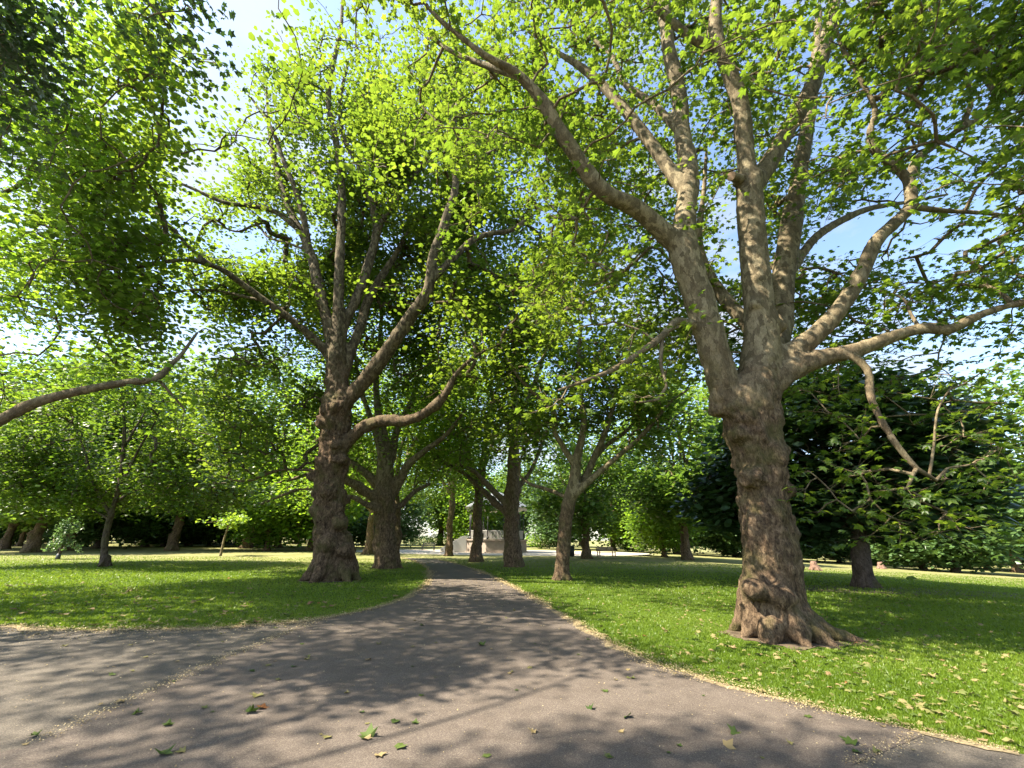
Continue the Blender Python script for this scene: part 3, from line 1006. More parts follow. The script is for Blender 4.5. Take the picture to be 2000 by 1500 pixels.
limbB((664, 680, 20, .2), (675, 630, 20, .3), (702, 570, 20, .6), (716, 528, 19, .8), (735, 450, 17, 1.1), (721, 380, 15, 1.3), (700, 320, 13, 1.4), (672, 270, 11, 1.5), (664, 200, 9, 1.6), (680, 120, 7, 1.7))
limbB((728, 490, 14, 1.0), (748, 430, 13, .9), (790, 370, 11, .7), (832, 310, 10, .5), (870, 272, 8, .3), (885, 200, 7, .1), (880, 120, 5, 0))
limbB((668, 740, 26, .2), (684, 690, 22, .5), (703, 640, 20, 1.0), (722, 580, 19, 1.5), (768, 505, 13, 2.1), (800, 450, 9, 2.5), (840, 400, 6, 2.8))
limbB((662, 800, 34, 0), (692, 768, 33, -.1), (722, 733, 31, -.3), (760, 680, 29, -.6), (800, 622, 27, -.9), (835, 570, 23, -1.2), (846, 500, 19, -1.5), (870, 430, 17, -1.7), (890, 360, 15, -1.8),
      (884, 280, 13, -1.9), (890, 220, 10, -2.0), (905, 150, 7, -2.0))
limbB((888, 345, 11, -1.8), (932, 312, 10, -2.0), (980, 286, 8, -2.2), (1022, 258, 6, -2.4), (1060, 210, 4, -2.6))
limbB((842, 548, 16, -1.3), (880, 510, 15, -1.1), (922, 470, 13, -.9), (960, 456, 12, -.7), (1000, 449, 10, -.5), (1050, 412, 8, -.3), (1100, 396, 6, -.1), (1140, 388, 4, 0))
limbB((665, 880, 32, -.1), (692, 850, 26, -.2), (712, 834, 24, -.4), (742, 823, 24, -.7), (800, 820, 22, -1.2), (840, 800, 20, -1.6), (870, 770, 17, -1.9), (892, 730, 11, -2.1), (930, 695, 7, -2.3), (980, 670, 5, -2.5))
limbB((640, 925, 10, .2), (600, 918, 9, .8), (540, 920, 8, 1.5), (480, 940, 6, 2.2), (430, 930, 4, 2.8))
limbB((640, 960, 9, .3), (590, 955, 8, 1.0), (550, 968, 7, 1.6), (510, 985, 5, 2.3))
rootsB = root_flare(np.random.default_rng(6), B0, 0.70, 8, 0.55)
def bb(px, py, dy, r): return (at(px, py, YB + dy), r)
burlsB = [bb(632, 830, -.3, .32), bb(640, 960, -.55, .35), bb(668, 900, -.45, .3), bb(625, 1000, -.2, .35), bb(665, 1020, -.55, .3), bb(640, 1060, -.6, .35), bb(648, 800, -.5, .25), bb(640, 745, -.3, .25),
          bb(672, 760, -.2, .22), bb(655, 870, -.55, .28), bb(618, 930, 0, .3), bb(675, 1075, -.4, .35)]
tree_b = empty('plane_tree', B0)
tag(tree_b, 'tall plane tree with knobbly dark trunk and curving limbs left of the path', 'tree', 'plane trees of the avenue')
thinB = woody(tree_b, B0, LB, rootsB, burlsB, 0.075, BARK_B, 22, 0.11, (6.5, 9.5), thr=0.075)
nodesB, nrB = wood_nodes(LB, 7.0)
ell = [(B0[0] - .3, B0[1] - .3, 14.8, 9.5, 8.0, 8.2, 0.5, 1.0), (-11.0, 13.6, 12.0, 6.5, 4.5, 5.5, 0.15, 0.55), (-1.5, 15.5, 12.0, 4.5, 4.5, 4.5, 0.2, 0.22), (-11.5, 18.5, 6.6, 4.5, 3.0, 2.6, .1, .14),
       (-9, 10.5, 15.0, 6, 4, 4.5, 0.1, 0.22), (-5, 21, 16.5, 8.0, 4, 6, 0.1, 0.45), (-5.5, 15.5, 20, 6, 5, 4, .1, .35), (-12.5, 20, 17.5, 6.5, 4, 6, .1, .5), (-9.5, 14.5, 20, 5, 3.5, 4, .1, .3), (-6.8, 17.5, 25.5, 9.0, 5.5, 8.0, .1, 1.0)]
clB = shell_points(rngB, ell, 13500, 0.5, 0.02, 41)
px, py, z = project(clB)
ok = (clB[:, 2] > 3.4) & (np.linalg.norm(clB - CAM, axis=1) > 7)
ok &= ~((px > 560) & (px < 760) & (py > 640) & (clB[:, 1] < YB + 1.2)) & ~((px > 690) & (py > 850)) & ~((px < 420) & (py > 640) & (rngB.random(len(px)) < .6))
ok &= ~((clB[:, 1] < YB - 1.5) & (px > 330) & (px < 1040) & (rngB.random(len(px)) < .93))
clB = open_sky(rngB, thin_view(rngB, clB[ok], LB, 0.14, 10, 0.07))[:6200]
clB = np.vstack([clB, tip_clumps(rngB, LB, .08)])
build_crown(tree_b, B0, rngB, nodesB, nrB, clB, thinB, 19, 0.17, 'mid', LEAF, BARK_B, 0.008, 0.0075, spread=(.42, .24), pieces=300, tint_seed=8, tint_bias=0.05)

# --- generic tree
def auto_limbs(rng, base, r0, fork, lean, ells, n_limbs, r_top=0.72, spread_low=0.25, extra=None):
    base = np.asarray(base, float)
    top = base + np.array([lean[0] * fork, lean[1] * fork, fork])
    T = [base + (0, 0, -0.15), base + (0, 0, .05)]
    nseg = 6
    for k in range(1, nseg + 1):
        t = k / nseg
        T.append(base + np.array([lean[0] * fork * t ** 1.3, lean[1] * fork * t ** 1.3, fork * t]) + (np.append(rng.normal(0, r0 * 0.12, 2), 0) if k < nseg else 0))
    rr = [r0 * 1.12, r0 * 1.1] + [r0 * (1 - (1 - r_top) * (k / nseg) ** 0.8) for k in range(1, nseg + 1)]
    E = ells[0]
    cen = np.array(E[:3])
    # leader
    lead = cen + np.array([rng.normal(0, .8), rng.normal(0, .8), E[5] * 0.75])
    for t in (0.25, 0.5, 0.75, 1.0):
        T.append(top * (1 - t) + lead * t + (rng.normal(0, .3, 3) if t < 1 else 0))
        rr.append(r0 * r_top * (0.62 * (1 - t) + 0.06))
    C = catmull(np.hstack([np.array(T), np.array(rr)[:, None]]), spacing=0.22)
    limbs = [(C[:, :3], np.maximum(C[:, 3], .012))]
    ph = rng.random() * 6.28
    for k in range(n_limbs):
        a = ph + k * 2.399 + rng.normal(0, .25)
        e = ells[rng.integers(len(ells))] if rng.random() < .4 else E
        el = rng.uniform(-0.25, 0.85)
        tgt = np.array(e[:3]) + np.array([math.cos(a) * e[3] * math.cos(el), math.sin(a) * e[4] * math.cos(el), math.sin(el) * e[5]]) * rng.uniform(.7, .92)
        s = rng.uniform(0.72, 1.0) if k % 3 else rng.uniform(1.0, 1.35)
        if s <= 1:
            st = base + np.array([lean[0] * fork * s ** 1.3, lean[1] * fork * s ** 1.3, fork * s])
        else:
            st = top * (2 - s) + lead * (s - 1)
        L = np.linalg.norm(tgt - st)
        hd = (tgt - st) / L
        m1 = st + hd * L * .28 + np.array([0, 0, L * rng.uniform(.0, .14)])
        m2 = st + hd * L * .55 + np.array([0, 0, L * rng.uniform(.02, .16)]) + rng.normal(0, .05 * L, 3)
        m3 = st + hd * L * .8 + rng.normal(0, .04 * L, 3)
        rl = r0 * rng.uniform(.30, .48)
        C = catmull(np.hstack([np.array([st - hd * .1, m1, m2, m3, tgt]), (rl * np.array([1, .78, .5, .28, .1]))[:, None]]), spacing=0.25)
        limbs.append((C[:, :3], np.maximum(C[:, 3], .010)))
    return limbs

def auto_tree(name, label, base, r0, fork, lean, ells, n_limbs, n_cl, leaf_n, leaf_size, tpl, lmat, bmat, seed, voxel=0.08, group=None, flare=0.5, rough=.05, limb_z=(4, 8),
              filt=None, gaps=True, pieces=0, noise=(0.5, 0.05), spread=(.45, .26), limbs=None, tint_bias=0.0, keep_front=.35, twigs=0, min_z=None, n_roots=7, burls=0, grow_r=0.006, tilt=.5, tips=False, limb_ok=None, extra=None):
    rng = np.random.default_rng(seed)
    base = np.asarray(base, float)
    L = limbs if limbs is not None else auto_limbs(rng, base, r0, fork, lean, ells, n_limbs)
    if limbs is not None and n_limbs:
        L = limbs + [q for q in auto_limbs(rng, base, r0, fork, lean, ells, n_limbs)[1:] if limb_ok is None or limb_ok(q[0])]
    root = empty(name, base)
    tag(root, label, 'tree', group)
    bs = []
    for k in range(burls):
        a = rng.random() * 6.28
        zz = rng.uniform(.15, .95) * fork
        j = int(np.argmin(np.abs(L[0][0][:, 2] - base[2] - zz)))
        bs.append((L[0][0][j] + np.array([math.cos(a), math.sin(a), 0]) * L[0][1][j] * .75, r0 * rng.uniform(.35, .6)))
    thin = woody(root, base, L, root_flare(rng, base, r0 * .95, n_roots, r0 * flare * 1.6), bs, voxel, bmat, seed, rough, limb_z)
    P, r = wood_nodes(L, base[2] + fork * .9)
    cl = shell_points(rng, ells, int(n_cl * 1.8), noise[0], noise[1], seed)
    if min_z is not None: cl = cl[cl[:, 2] > min_z]
    if filt is not None: cl = cl[filt(cl, rng)]
    cl = thin_view(rng, cl, L, keep_front, 4, .08)
    if gaps: cl = open_sky(rng, cl)
    cl = cl[:n_cl]
    if extra is not None: cl = np.vstack([cl, extra])
    if tips: cl = np.vstack([cl, tip_clumps(rng, [q for q in L], .08, 6)])
    build_crown(root, base, rng, P, r, cl, thin, leaf_n, leaf_size, tpl, lmat, bmat, .006, grow_r, twigs=twigs, spread=spread, pieces=pieces, tint_seed=seed, sides=4 if tpl != 'far' else 3, tint_bias=tint_bias, tilt=tilt)
    return root

AV = 'plane trees of the avenue'
def lowcut(y0, rect=None):
    def f(c, rng):
        px, py, z = project(c)
        k = ~((py > y0) & (z > 0))
        return k
    return f

# C: second on the left, big limbs from a low crotch
C0 = ground(755, 1110)
LC = []
def limbC(*s): LC.append(traced(s, C0[1]))
limbC((754, 1122, 48, 0), (754, 1100, 47, 0), (752, 1060, 43, 0), (753, 1000, 40, 0), (752, 950, 38, 0), (752, 900, 32, 0), (748, 850, 22, 0), (738, 800, 16, 0), (735, 740, 12, 0), (742, 660, 9, 0), (750, 560, 6, 0))
limbC((752, 985, 26, -.1), (722, 965, 22, -.5), (690, 945, 19, -1), (650, 930, 15, -1.6), (610, 925, 10, -2.2), (560, 940, 6, -2.8))
limbC((752, 960, 22, .2), (715, 925, 18, .4), (680, 900, 14, .6), (640, 880, 9, .8), (600, 840, 5, 1))
limbC((754, 975, 24, .1), (778, 945, 20, .0), (795, 910, 17, -.2), (830, 880, 13, -.5), (870, 850, 9, -.8), (910, 800, 5, -1))
limbC((752, 930, 22, .3), (766, 890, 18, .4), (775, 840, 15, .5), (800, 790, 12, .7), (820, 730, 8, .9), (830, 650, 5, 1))
limbC((750, 900, 18, -.2), (735, 850, 15, -.4), (718, 800, 12, -.6), (700, 740, 8, -.8), (690, 660, 5, -1))
limbC((752, 1000, 14, .3), (785, 985, 12, .6), (810, 960, 9, .9), (840, 945, 6, 1.2))
limbC((750, 1000, 16, -.3), (715, 985, 13, -.8), (685, 970, 10, -1.4), (650, 975, 6, -2))
def ellpx(px, py, Y, rx, ry, rz, inner=.3, w=1.0):
    p = at(px, py, Y)
    return (*p, rx, ry, rz, inner, w)
auto_tree('plane_tree', 'thick dark plane trunk with low spreading limbs, second left of the path', C0, .55, 4.5, (0, 0),
          [ellpx(740, 760, C0[1] + 1, 6.0, 5.5, 7.0, .45), ellpx(600, 900, C0[1] + 1, 4.0, 4, 3.0, .2, .35), ellpx(850, 820, C0[1], 3.5, 4, 4, .2, .3)], 0, 1200, 17, .20, 'far', LEAF_YOUNG_LIT, BARK, 51, .09, AV,
          filt=lambda c, r: (lowcut(1010)(c, r)) & ~((np.abs(project(c)[0] - 752) < 42) & (project(c)[1] > 900) & (c[:, 1] < C0[1] + .5)), limbs=LC, limb_z=(3, 5), burls=6, rough=.09, tint_bias=.06)

# D: right of the path, dark straight trunk
D0 = ground(1003, 1107)
LD = []
def limbD(*s): LD.append(traced(s, D0[1]))
limbD((1004, 1116, 40, 0), (1003, 1090, 38, 0), (1000, 1050, 32, 0), (999, 1000, 29, 0), (1002, 940, 27, 0), (1004, 880, 22, 0), (1006, 800, 17, 0), (1008, 720, 13, 0), (1000, 620, 9, 0), (1000, 540, 6, 0))
limbD((1000, 995, 16, 0), (975, 970, 14, -.2), (945, 940, 12, -.4), (925, 920, 9, -.7), (900, 910, 6, -1))
limbD((1000, 1010, 15, .3), (970, 985, 14, .7), (935, 950, 11, 1.2), (900, 920, 8, 1.7), (860, 900, 5, 2))
limbD((1003, 960, 12, .2), (1030, 930, 10, .6), (1050, 890, 8, 1), (1070, 830, 5, 1.4))
limbD((1003, 860, 14, 0), (980, 800, 11, -.3), (950, 740, 8, -.6), (930, 660, 5, -1))
limbD((1004, 830, 13, 0), (1035, 770, 10, .3), (1060, 700, 8, .6), (1075, 620, 5, 1))
auto_tree('plane_tree', 'straight dark plane trunk right of the path, in front of the bandstand', D0, .42, 5.0, (0, 0),
          [ellpx(990, 700, D0[1] + 1, 5.5, 5.5, 7.5, .4), ellpx(900, 860, D0[1] + 1, 4.0, 4, 3.4, .2, .35), ellpx(1070, 840, D0[1] + 2, 3, 3, 3.4, .2, .2)], 0, 1050, 17, .21, 'far', LEAF_YOUNG_LIT, BARK, 52, .085, AV,
          filt=lambda c, r: lowcut(985)(c, r) & ~((np.abs(project(c)[0] - 1000) < 22) & (project(c)[1] > 930)), limbs=LD, limb_z=(4, 7), burls=3, rough=.06)

# E: slimmer plane leaning to the right, nearest on the right of the avenue
E0 = ground(1098, 1133)
LE = []
def limbE(*s): LE.append(traced(s, E0[1]))
limbE((1096, 1142, 32, 0), (1098, 1120, 30, 0), (1101, 1060, 27, 0), (1106, 1010, 26, 0), (1114, 970, 26, 0), (1122, 940, 24, 0), (1128, 890, 18, 0), (1138, 850, 15, 0), (1140, 810, 13, .1), (1132, 770, 11, .2), (1128, 720, 9, .3), (1135, 640, 6, .4))
limbE((1120, 905, 14, 0), (1098, 870, 12, -.3), (1082, 840, 11, -.5), (1084, 810, 10, -.7), (1060, 785, 9, -.9), (1030, 755, 8, -1.1), (1012, 735, 6, -1.3), (990, 700, 4, -1.4))
limbE((1120, 965, 18, 0), (1145, 930, 16, .3), (1160, 895, 15, .5), (1180, 850, 13, .7), (1196, 800, 11, .9), (1205, 740, 8, 1.1), (1225, 660, 5, 1.2))
limbE((1118, 970, 18, -.1), (1150, 940, 14, -.4), (1185, 910, 12, -.6), (1220, 880, 11, -.8), (1250, 855, 10, -1.0), (1280, 820, 8, -1.2), (1310, 785, 6, -1.3), (1345, 760, 4, -1.4))
limbE((1112, 975, 10, .3), (1085, 962, 9, .8), (1060, 953, 8, 1.2), (1035, 945, 6, 1.6), (1010, 925, 4, 2))
limbE((1155, 905, 10, .4), (1185, 870, 9, .9), (1225, 840, 7, 1.4), (1260, 800, 5, 1.8))
auto_tree('plane_tree', 'slim plane tree with bent light trunk and fanned limbs right of the path', E0, .30, 3.6, (0.05, 0),
          [ellpx(1150, 740, E0[1] + .5, 5.0, 4.5, 3.6, .3), ellpx(1270, 830, E0[1] + .5, 3.2, 3.5, 2.4, .2, .35), ellpx(1030, 800, E0[1] + .5, 3, 3.5, 2.4, .2, .25), ellpx(1130, 600, E0[1] + 1, 4, 3.5, 3, .2, .3)],
          0, 1000, 17, .18, 'mid', LEAF, BARK, 53, .065, AV, filt=lambda c, r: lowcut(960)(c, r) & ~((project(c)[1] > 850) & (np.abs(project(c)[0] - 1120) < 60)), limbs=LE, limb_z=(2.2, 4), burls=0, rough=.03, keep_front=.3)

# F, G: further along the right side; C2, C3: further along the left
F0 = ground(930, 1097)
auto_tree('plane_tree', 'pale plane trunk with wide flared foot right before the bandstand steps', F0, .42, 5.2, (0, 0),
          [ellpx(935, 800, F0[1] + 1, 6, 6, 6.5, .4), ellpx(860, 900, F0[1] + 1, 4, 4, 3.4, .2, .3), ellpx(968, 985, F0[1] + 1, 2.0, 2, 1.0, 0, .14)], 9, 800, 16, .25, 'far', LEAF_YOUNG_LIT, BARK, 54, .09, AV, filt=lowcut(1014), limb_z=(3, 7), burls=3)
G0 = ground(876, 1086)
auto_tree('plane_tree', 'narrow plane trunk at the far bend of the path', G0, .34, 6.0, (0, 0),
          [ellpx(860, 830, G0[1] + 1, 6.5, 6, 7, .4)], 9, 600, 16, .27, 'far', LEAF_YOUNG_LIT, BARK, 55, .09, AV, filt=lowcut(1005), limb_z=(3, 7), burls=3)
C2 = ground(770, 1098)
auto_tree('plane_tree', 'leaning plane trunk half hidden behind the second left avenue tree', C2, .36, 5.0, (-.08, 0),
          [ellpx(790, 820, C2[1] + 1, 6, 6, 6.5, .4)], 8, 560, 16, .26, 'far', LEAF_YOUNG_LIT, BARK, 56, .09, AV, filt=lowcut(1010), limb_z=(3, 7), burls=2)
C3 = ground(718, 1083)
auto_tree('plane_tree', 'short stout plane trunk seen between the two left avenue trees', C3, .42, 4.0, (0, 0),
          [ellpx(690, 860, C3[1], 6.5, 6, 6, .4)], 8, 560, 16, .27, 'far', LEAF_YOUNG_LIT, BARK, 57, .10, AV, filt=lowcut(1020), limb_z=(3, 7), burls=2)

# H: dark horse chestnut behind the big plane
H0 = ground_s(1692, 1148)
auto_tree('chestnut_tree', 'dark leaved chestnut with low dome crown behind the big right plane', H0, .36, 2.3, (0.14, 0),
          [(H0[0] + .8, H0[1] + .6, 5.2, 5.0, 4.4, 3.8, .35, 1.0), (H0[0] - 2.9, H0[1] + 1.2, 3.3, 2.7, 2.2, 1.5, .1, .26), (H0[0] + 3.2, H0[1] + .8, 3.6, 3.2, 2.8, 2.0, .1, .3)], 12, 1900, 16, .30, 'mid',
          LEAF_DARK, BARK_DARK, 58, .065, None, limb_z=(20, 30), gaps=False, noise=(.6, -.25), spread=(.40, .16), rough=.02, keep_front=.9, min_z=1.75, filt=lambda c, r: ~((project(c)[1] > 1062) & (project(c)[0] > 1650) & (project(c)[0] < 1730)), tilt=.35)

# I: younger dark-stemmed tree on the left lawn
I0 = ground(203, 1107)
LI = []
def limbI(*s): LI.append(traced(s, I0[1]))
limbI((200, 1114, 20, 0), (202, 1090, 17, 0), (208, 1040, 15, 0), (218, 1000, 14, 0), (230, 960, 12, 0), (238, 910, 11, 0), (243, 850, 9, 0), (241, 790, 6, 0), (240, 720, 4, 0))
limbI((216, 1005, 9, 0), (195, 970, 8, -.4), (178, 930, 7, -.8), (165, 880, 5, -1.2), (140, 820, 4, -1.5))
limbI((222, 985, 8, 0), (250, 965, 7, .4), (280, 955, 6, .8), (330, 940, 4, 1.2), (380, 945, 3, 1.6))
limbI((232, 950, 9, 0), (255, 910, 7, -.3), (275, 870, 6, -.6), (300, 830, 4, -1), (320, 780, 3, -1.2))
limbI((240, 880, 7, 0), (262, 840, 6, .4), (285, 800, 4, .7), (300, 750, 3, 1))
limbI((228, 968, 6, .2), (265, 945, 5, .9), (310, 915, 4, 1.5), (360, 890, 3, 2))
limbI((214, 1015, 7, .2), (175, 990, 6, .9), (130, 960, 5, 1.5), (80, 940, 3, 2))
auto_tree('young_tree', 'young dark stemmed tree with upswept branches on the left lawn', I0, .24, 3.0, (0.1, 0),
          [ellpx(235, 850, I0[1], 6.2, 5, 4.4, .3), ellpx(120, 930, I0[1] + .5, 4, 4, 2.4, .2, .35), ellpx(360, 930, I0[1] + .5, 4, 4, 2.2, .2, .35)], 0, 1900, 17, .21, 'far', LEAF, BARK_DARK, 59, .065, None,
          filt=lambda c, r: lowcut(1015)(c, r) & (r.random(len(c)) < .9), limbs=LI, limb_z=(20, 30), rough=.015, keep_front=.3, tint_bias=-.25, n_roots=5)

def out_of_view(P):
    px, py, z = project(P)
    return not ((z > .1) & (px > -60) & (px < 2060) & (py > -60) & (py < 1560)).any()
# J: plane off to the left whose long limb reaches into view
J0 = np.array([-15.5, 9.4, 0.0])
YJ = J0[1]
LJ = [auto_limbs(np.random.default_rng(77), J0, .55, 4.2, (0.02, 0), [(-19, 9.0, 11.5, 7, 6, 7, .4, 1)], 0)[0]]
def limbJ(*s): LJ.append(traced(s, YJ))
p_in = at(-40, 838, YJ - .4)
C = catmull(np.array([(*(J0 + (0.05, -.05, 2.6)), .20), (*(J0 + (1.6, -.2, 3.2)), .17), (*p_in, .145), (*at(60, 790, YJ - .3), .125), (*at(150, 765, YJ - .2), .112), (*at(240, 748, YJ), .10),
                     (*at(305, 740, YJ + .1), .09), (*at(330, 715, YJ + .2), .065), (*at(350, 698, YJ + .3), .05), (*at(385, 650, YJ + .6), .03)]), spacing=.2)
LJ.append((C[:, :3], C[:, 3]))
limbJ((310, 742, 8, .1), (340, 775, 6, .3), (360, 800, 4, .5))
auto_tree('plane_tree', 'plane tree whose long bare limb reaches in from the left edge of the photo', J0, .55, 4.2, (0.02, 0),
          [(-15.5, 9.8, 11.5, 7.0, 6.0, 7.5, .25, 1.0), (-13.0, 11.5, 15.5, 4.8, 4.6, 4.5, .1, .40), ellpx(70, 500, 12.5, 2.8, 2.2, 2.8, 0, .22)], 7, 980, 18, .16, 'near', LEAF_YOUNG_LIT, BARK, 60, .08, None, grow_r=.004,
          filt=lambda c, r: ~((project(c)[1] > 700) & (project(c)[0] > -50) & (project(c)[2] > 0) & (c[:, 1] < YJ + .8)) & ~((project(c)[1] > 860) & (project(c)[2] > 0)) & ~((project(c)[0] > 190 - 200 * vnoise(c * .6, 4)) & (project(c)[2] > 0)), limbs=LJ, tips=True, limb_ok=out_of_view, limb_z=(3, 6), pieces=300,
          keep_front=.25, noise=(.8, .02), tint_bias=.12, spread=(.40, .22), burls=4)

# Z: plane behind the camera, one low bough hangs into the top left corner; shade is put into its leaf colour
Z0 = np.array([-11.5, -1.5, 0.0])
LZ = [auto_limbs(np.random.default_rng(78), Z0, .15, 4.0, (0.0, 0), [(-12.8, 1.5, 13, 6, 5, 4, .4, 1)], 0)[0]]
zt1, zt2 = at(22, 110, 4.2), at(335, 50, 4.6)
for zt in (zt1, zt2):
    s0 = np.array([-11.5, -1.4, 4.6])
    C = catmull(np.array([(*s0, .06), (*(s0 * .72 + zt * .28 + (0, 0, 1.6)), .04), (*(s0 * .4 + zt * .6 + (0, 0, 2.0)), .028), (*(s0 * .15 + zt * .85 + (0, 0, 1.2)), .02), (*zt, .012)]), spacing=.2)
    LZ.append((C[:, :3], C[:, 3]))
def zf(c, r):
    px, py, z = project(c)
    inv = (z > 0.1) & (px > -150) & (px < 2150) & (py > -150) & (py < 1600)
    edge = 90 - 55 * np.clip((py - 120) / 200, 0, 1)
    keep = ((px < edge) & (py < 300)) | ((np.abs(px - 340) < 95) & (py < 150)) 
    return (~inv | keep) & (np.linalg.norm(c - CAM, axis=1) > 3.5) & (c[:, 2] > 3.5)
rz_ = np.random.default_rng(79)
exZ = np.vstack([zt1 + rz_.normal(0, 1, (110, 3)) * np.array([.28, .5, .85]) + np.array([-.25, 0, .3]), zt2 + rz_.normal(0, 1, (30, 3)) * np.array([.42, .4, .55]) + np.array([0, 0, .35])])
exZ = exZ[zf(exZ, None)]
tree_z = auto_tree('broadleaf_tree', 'overhanging tree, leaves coloured dark for shade, whose bough hangs into the top left corner', Z0, .26, 4.0, (0, 0),
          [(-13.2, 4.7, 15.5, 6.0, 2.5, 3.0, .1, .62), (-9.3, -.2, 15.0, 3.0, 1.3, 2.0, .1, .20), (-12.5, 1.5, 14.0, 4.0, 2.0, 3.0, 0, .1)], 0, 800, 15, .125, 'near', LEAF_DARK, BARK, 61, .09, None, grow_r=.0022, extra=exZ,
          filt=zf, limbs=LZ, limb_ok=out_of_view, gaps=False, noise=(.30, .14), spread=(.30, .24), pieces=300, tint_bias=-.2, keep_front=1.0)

# ------------------------------------------------------------------ background trees (copies of a few kinds)
def make_proto(name, seed, lmat, bmat, r0, fork, ells, n_limbs, n_cl, leaf_n, leaf_size, zmin=2.0):
    rng = np.random.default_rng(seed)
    base = np.zeros(3)
    L = auto_limbs(rng, base, r0, fork, (rng.normal(0, .03), 0), ells, n_limbs)
    root = empty(name, base)
    thin = woody(root, base, L, root_flare(rng, base, r0, 7, r0 * 1.1), [(np.array([math.cos(a) * r0 * .7, math.sin(a) * r0 * .7, rng.uniform(.6, fork)]), r0 * .5) for a in rng.uniform(0, 6.28, 4)], 0.16, bmat, seed, .10, (3, 8))
    P, r = wood_nodes(L, fork * .9)
    cl = shell_points(rng, ells, n_cl, .4, -.12, seed)
    cl = cl[cl[:, 2] > zmin]
    build_crown(root, base, rng, P, r, cl, thin, leaf_n, leaf_size, 'far', lmat, bmat, .012, .010, spread=(.75, .42), tint_seed=seed, sides=3, min_branch_r=.03)
    return root

def copy_tree(o, parent=None):
    c = o.copy()
    COL.objects.link(c)
    c.parent = parent
    for ch in list(o.children):
        copy_tree(ch, c)
    return c

PROTO = {
    'broad': make_proto('plane_tree', 101, LEAF_FAR, BARK, .55, 4.5, [(0, 0, 10.5, 7.0, 7.0, 7.5, .4, 1.0), (2, 0, 5.5, 5.5, 5.5, 2.6, .3, .35)], 9, 700, 14, .55),
    'tall': make_proto('plane_tree', 102, LEAF_FAR, BARK, .50, 5.5, [(0, 0, 12, 5.8, 5.8, 9.0, .4, 1.0), (-1, 1, 6.5, 4.8, 4.8, 3, .3, .3)], 8, 700, 14, .55),
    'shrubby': make_proto('broadleaf_tree', 103, LEAF_SHRUB, BARK_DARK, .35, 2.5, [(0, 0, 6.5, 5.2, 5.2, 5.2, .4, 1.0), (0, 0, 3.2, 5.0, 5.0, 2.6, .4, .5)], 8, 800, 14, .50, .5),
    'bright': make_proto('broadleaf_tree', 104, LEAF_YOUNG_LIT, BARK, .40, 3.2, [(0, 0, 8.0, 5.8, 5.8, 6.0, .4, 1.0), (0, 0, 4.0, 5.2, 5.2, 3.2, .4, .45)], 8, 800, 14, .50, .7),
}
_used = set()
_k = [0]
def place(kind, x, y, s, label, group=None, sz=None):
    p = PROTO[kind]
    o = copy_tree(p) if kind in _used else p
    _used.add(kind)
    _k[0] += 1
    o.location = (x, y, float(zg(x)))
    o.rotation_euler = (0, 0, _k[0] * 2.4)
    o.scale = (s, s, sz if sz else s)
    tag(o, label, 'tree', group)
    return o
FAR = 'far trees across the park'
ROW = [  # px, base py, kind, scale, label
    (6, 1073, 'tall', .8, 'dark far trunk cut by the left edge of the photo'),
    (57, 1079, 'broad', .85, 'very thick far trunk near the left edge, beyond the left lawn'),
    (36, 1067, 'tall', .55, 'thin far trunk just left of the very thick one near the left edge'),
    (162, 1068, 'bright', .85, 'pale sunlit far trunk left of the young dark stemmed tree'),
    (188, 1071, 'shrubby', .9, 'small far trunk partly hidden by the young dark stemmed tree'),
    (282, 1068, 'shrubby', 1.0, 'far tree with forked sunlit trunk, first right of the young dark stemmed tree'),
    (366, 1067, 'shrubby', 1.05, 'far reddish trunk midway between the young tree and the thin sapling'),
    (408, 1066, 'shrubby', .7, 'small far tree just left of the thin pale sapling'),
    (483, 1068, 'tall', .6, 'slim far tree right of the thin pale sapling'),
    (606, 1076, 'bright', 1.0, 'far tree with bright yellow green foliage left of the knobbly plane trunk'),
    (520, 1076, 'bright', .75, 'low bright yellow green tree between the sapling and the knobbly plane'),
    (1145, 1091, 'broad', .70, 'stout far trunk just right of the slim bent plane, beside the bench'),
    (1298, 1088, 'bright', .66, 'short far trunk with bright foliage between slim plane and chestnut'),
    (1343, 1094, 'tall', .85, 'tall pale far trunk against the dark left side of the chestnut crown'),
    (1225, 1074, 'bright', .8, 'bright far tree between the bench and the short far trunk'),
    (1560, 1096, 'shrubby', .8, 'far tree peeping out just right of the big plane trunk'),
    (1640, 1100, 'shrubby', .8, 'far tree just left of the chestnut trunk'),
    (1805, 1114, 'shrubby', .85, 'far tree with two low stems right of the chestnut trunk'),
    (1868, 1118, 'shrubby', .95, 'dark far trunk second from the right edge, beyond the field'),
    (1930, 1112, 'bright', .8, 'light green far tree between the last two trunks at the right edge'),
    (1992, 1119, 'broad', .80, 'reddish far trunk at the very right edge beyond the field'),
]
for px, py, kind, s, lab in ROW:
    g = ground_s(px, py)
    place(kind, g[0], g[1], s, lab, FAR)
rngW = np.random.default_rng(9)
kinds = ['broad', 'tall', 'broad', 'shrubby', 'tall', 'bright']
i = 0
for Yr, n_, jit in ((68, 23, 2.5), (84, 17, 3.0), (104, 17, 4.0)):
    for k in range(n_):
        x = (k - (n_ - 1) / 2) * (Yr * 2.75 / n_) + rngW.normal(0, 2)
        y = Yr + rngW.normal(0, jit) - 0.10 * abs(x)
        if Yr < 80 and abs(x - (-4)) < 7:
            y += 18
        place(kinds[i % 6] if Yr > 70 else ('shrubby', 'bright', 'shrubby')[i % 3], x, y, rngW.uniform(.85, 1.2), 'distant tree in the green mass closing the park behind the far trunks', 'distant trees closing the view')
        i += 1
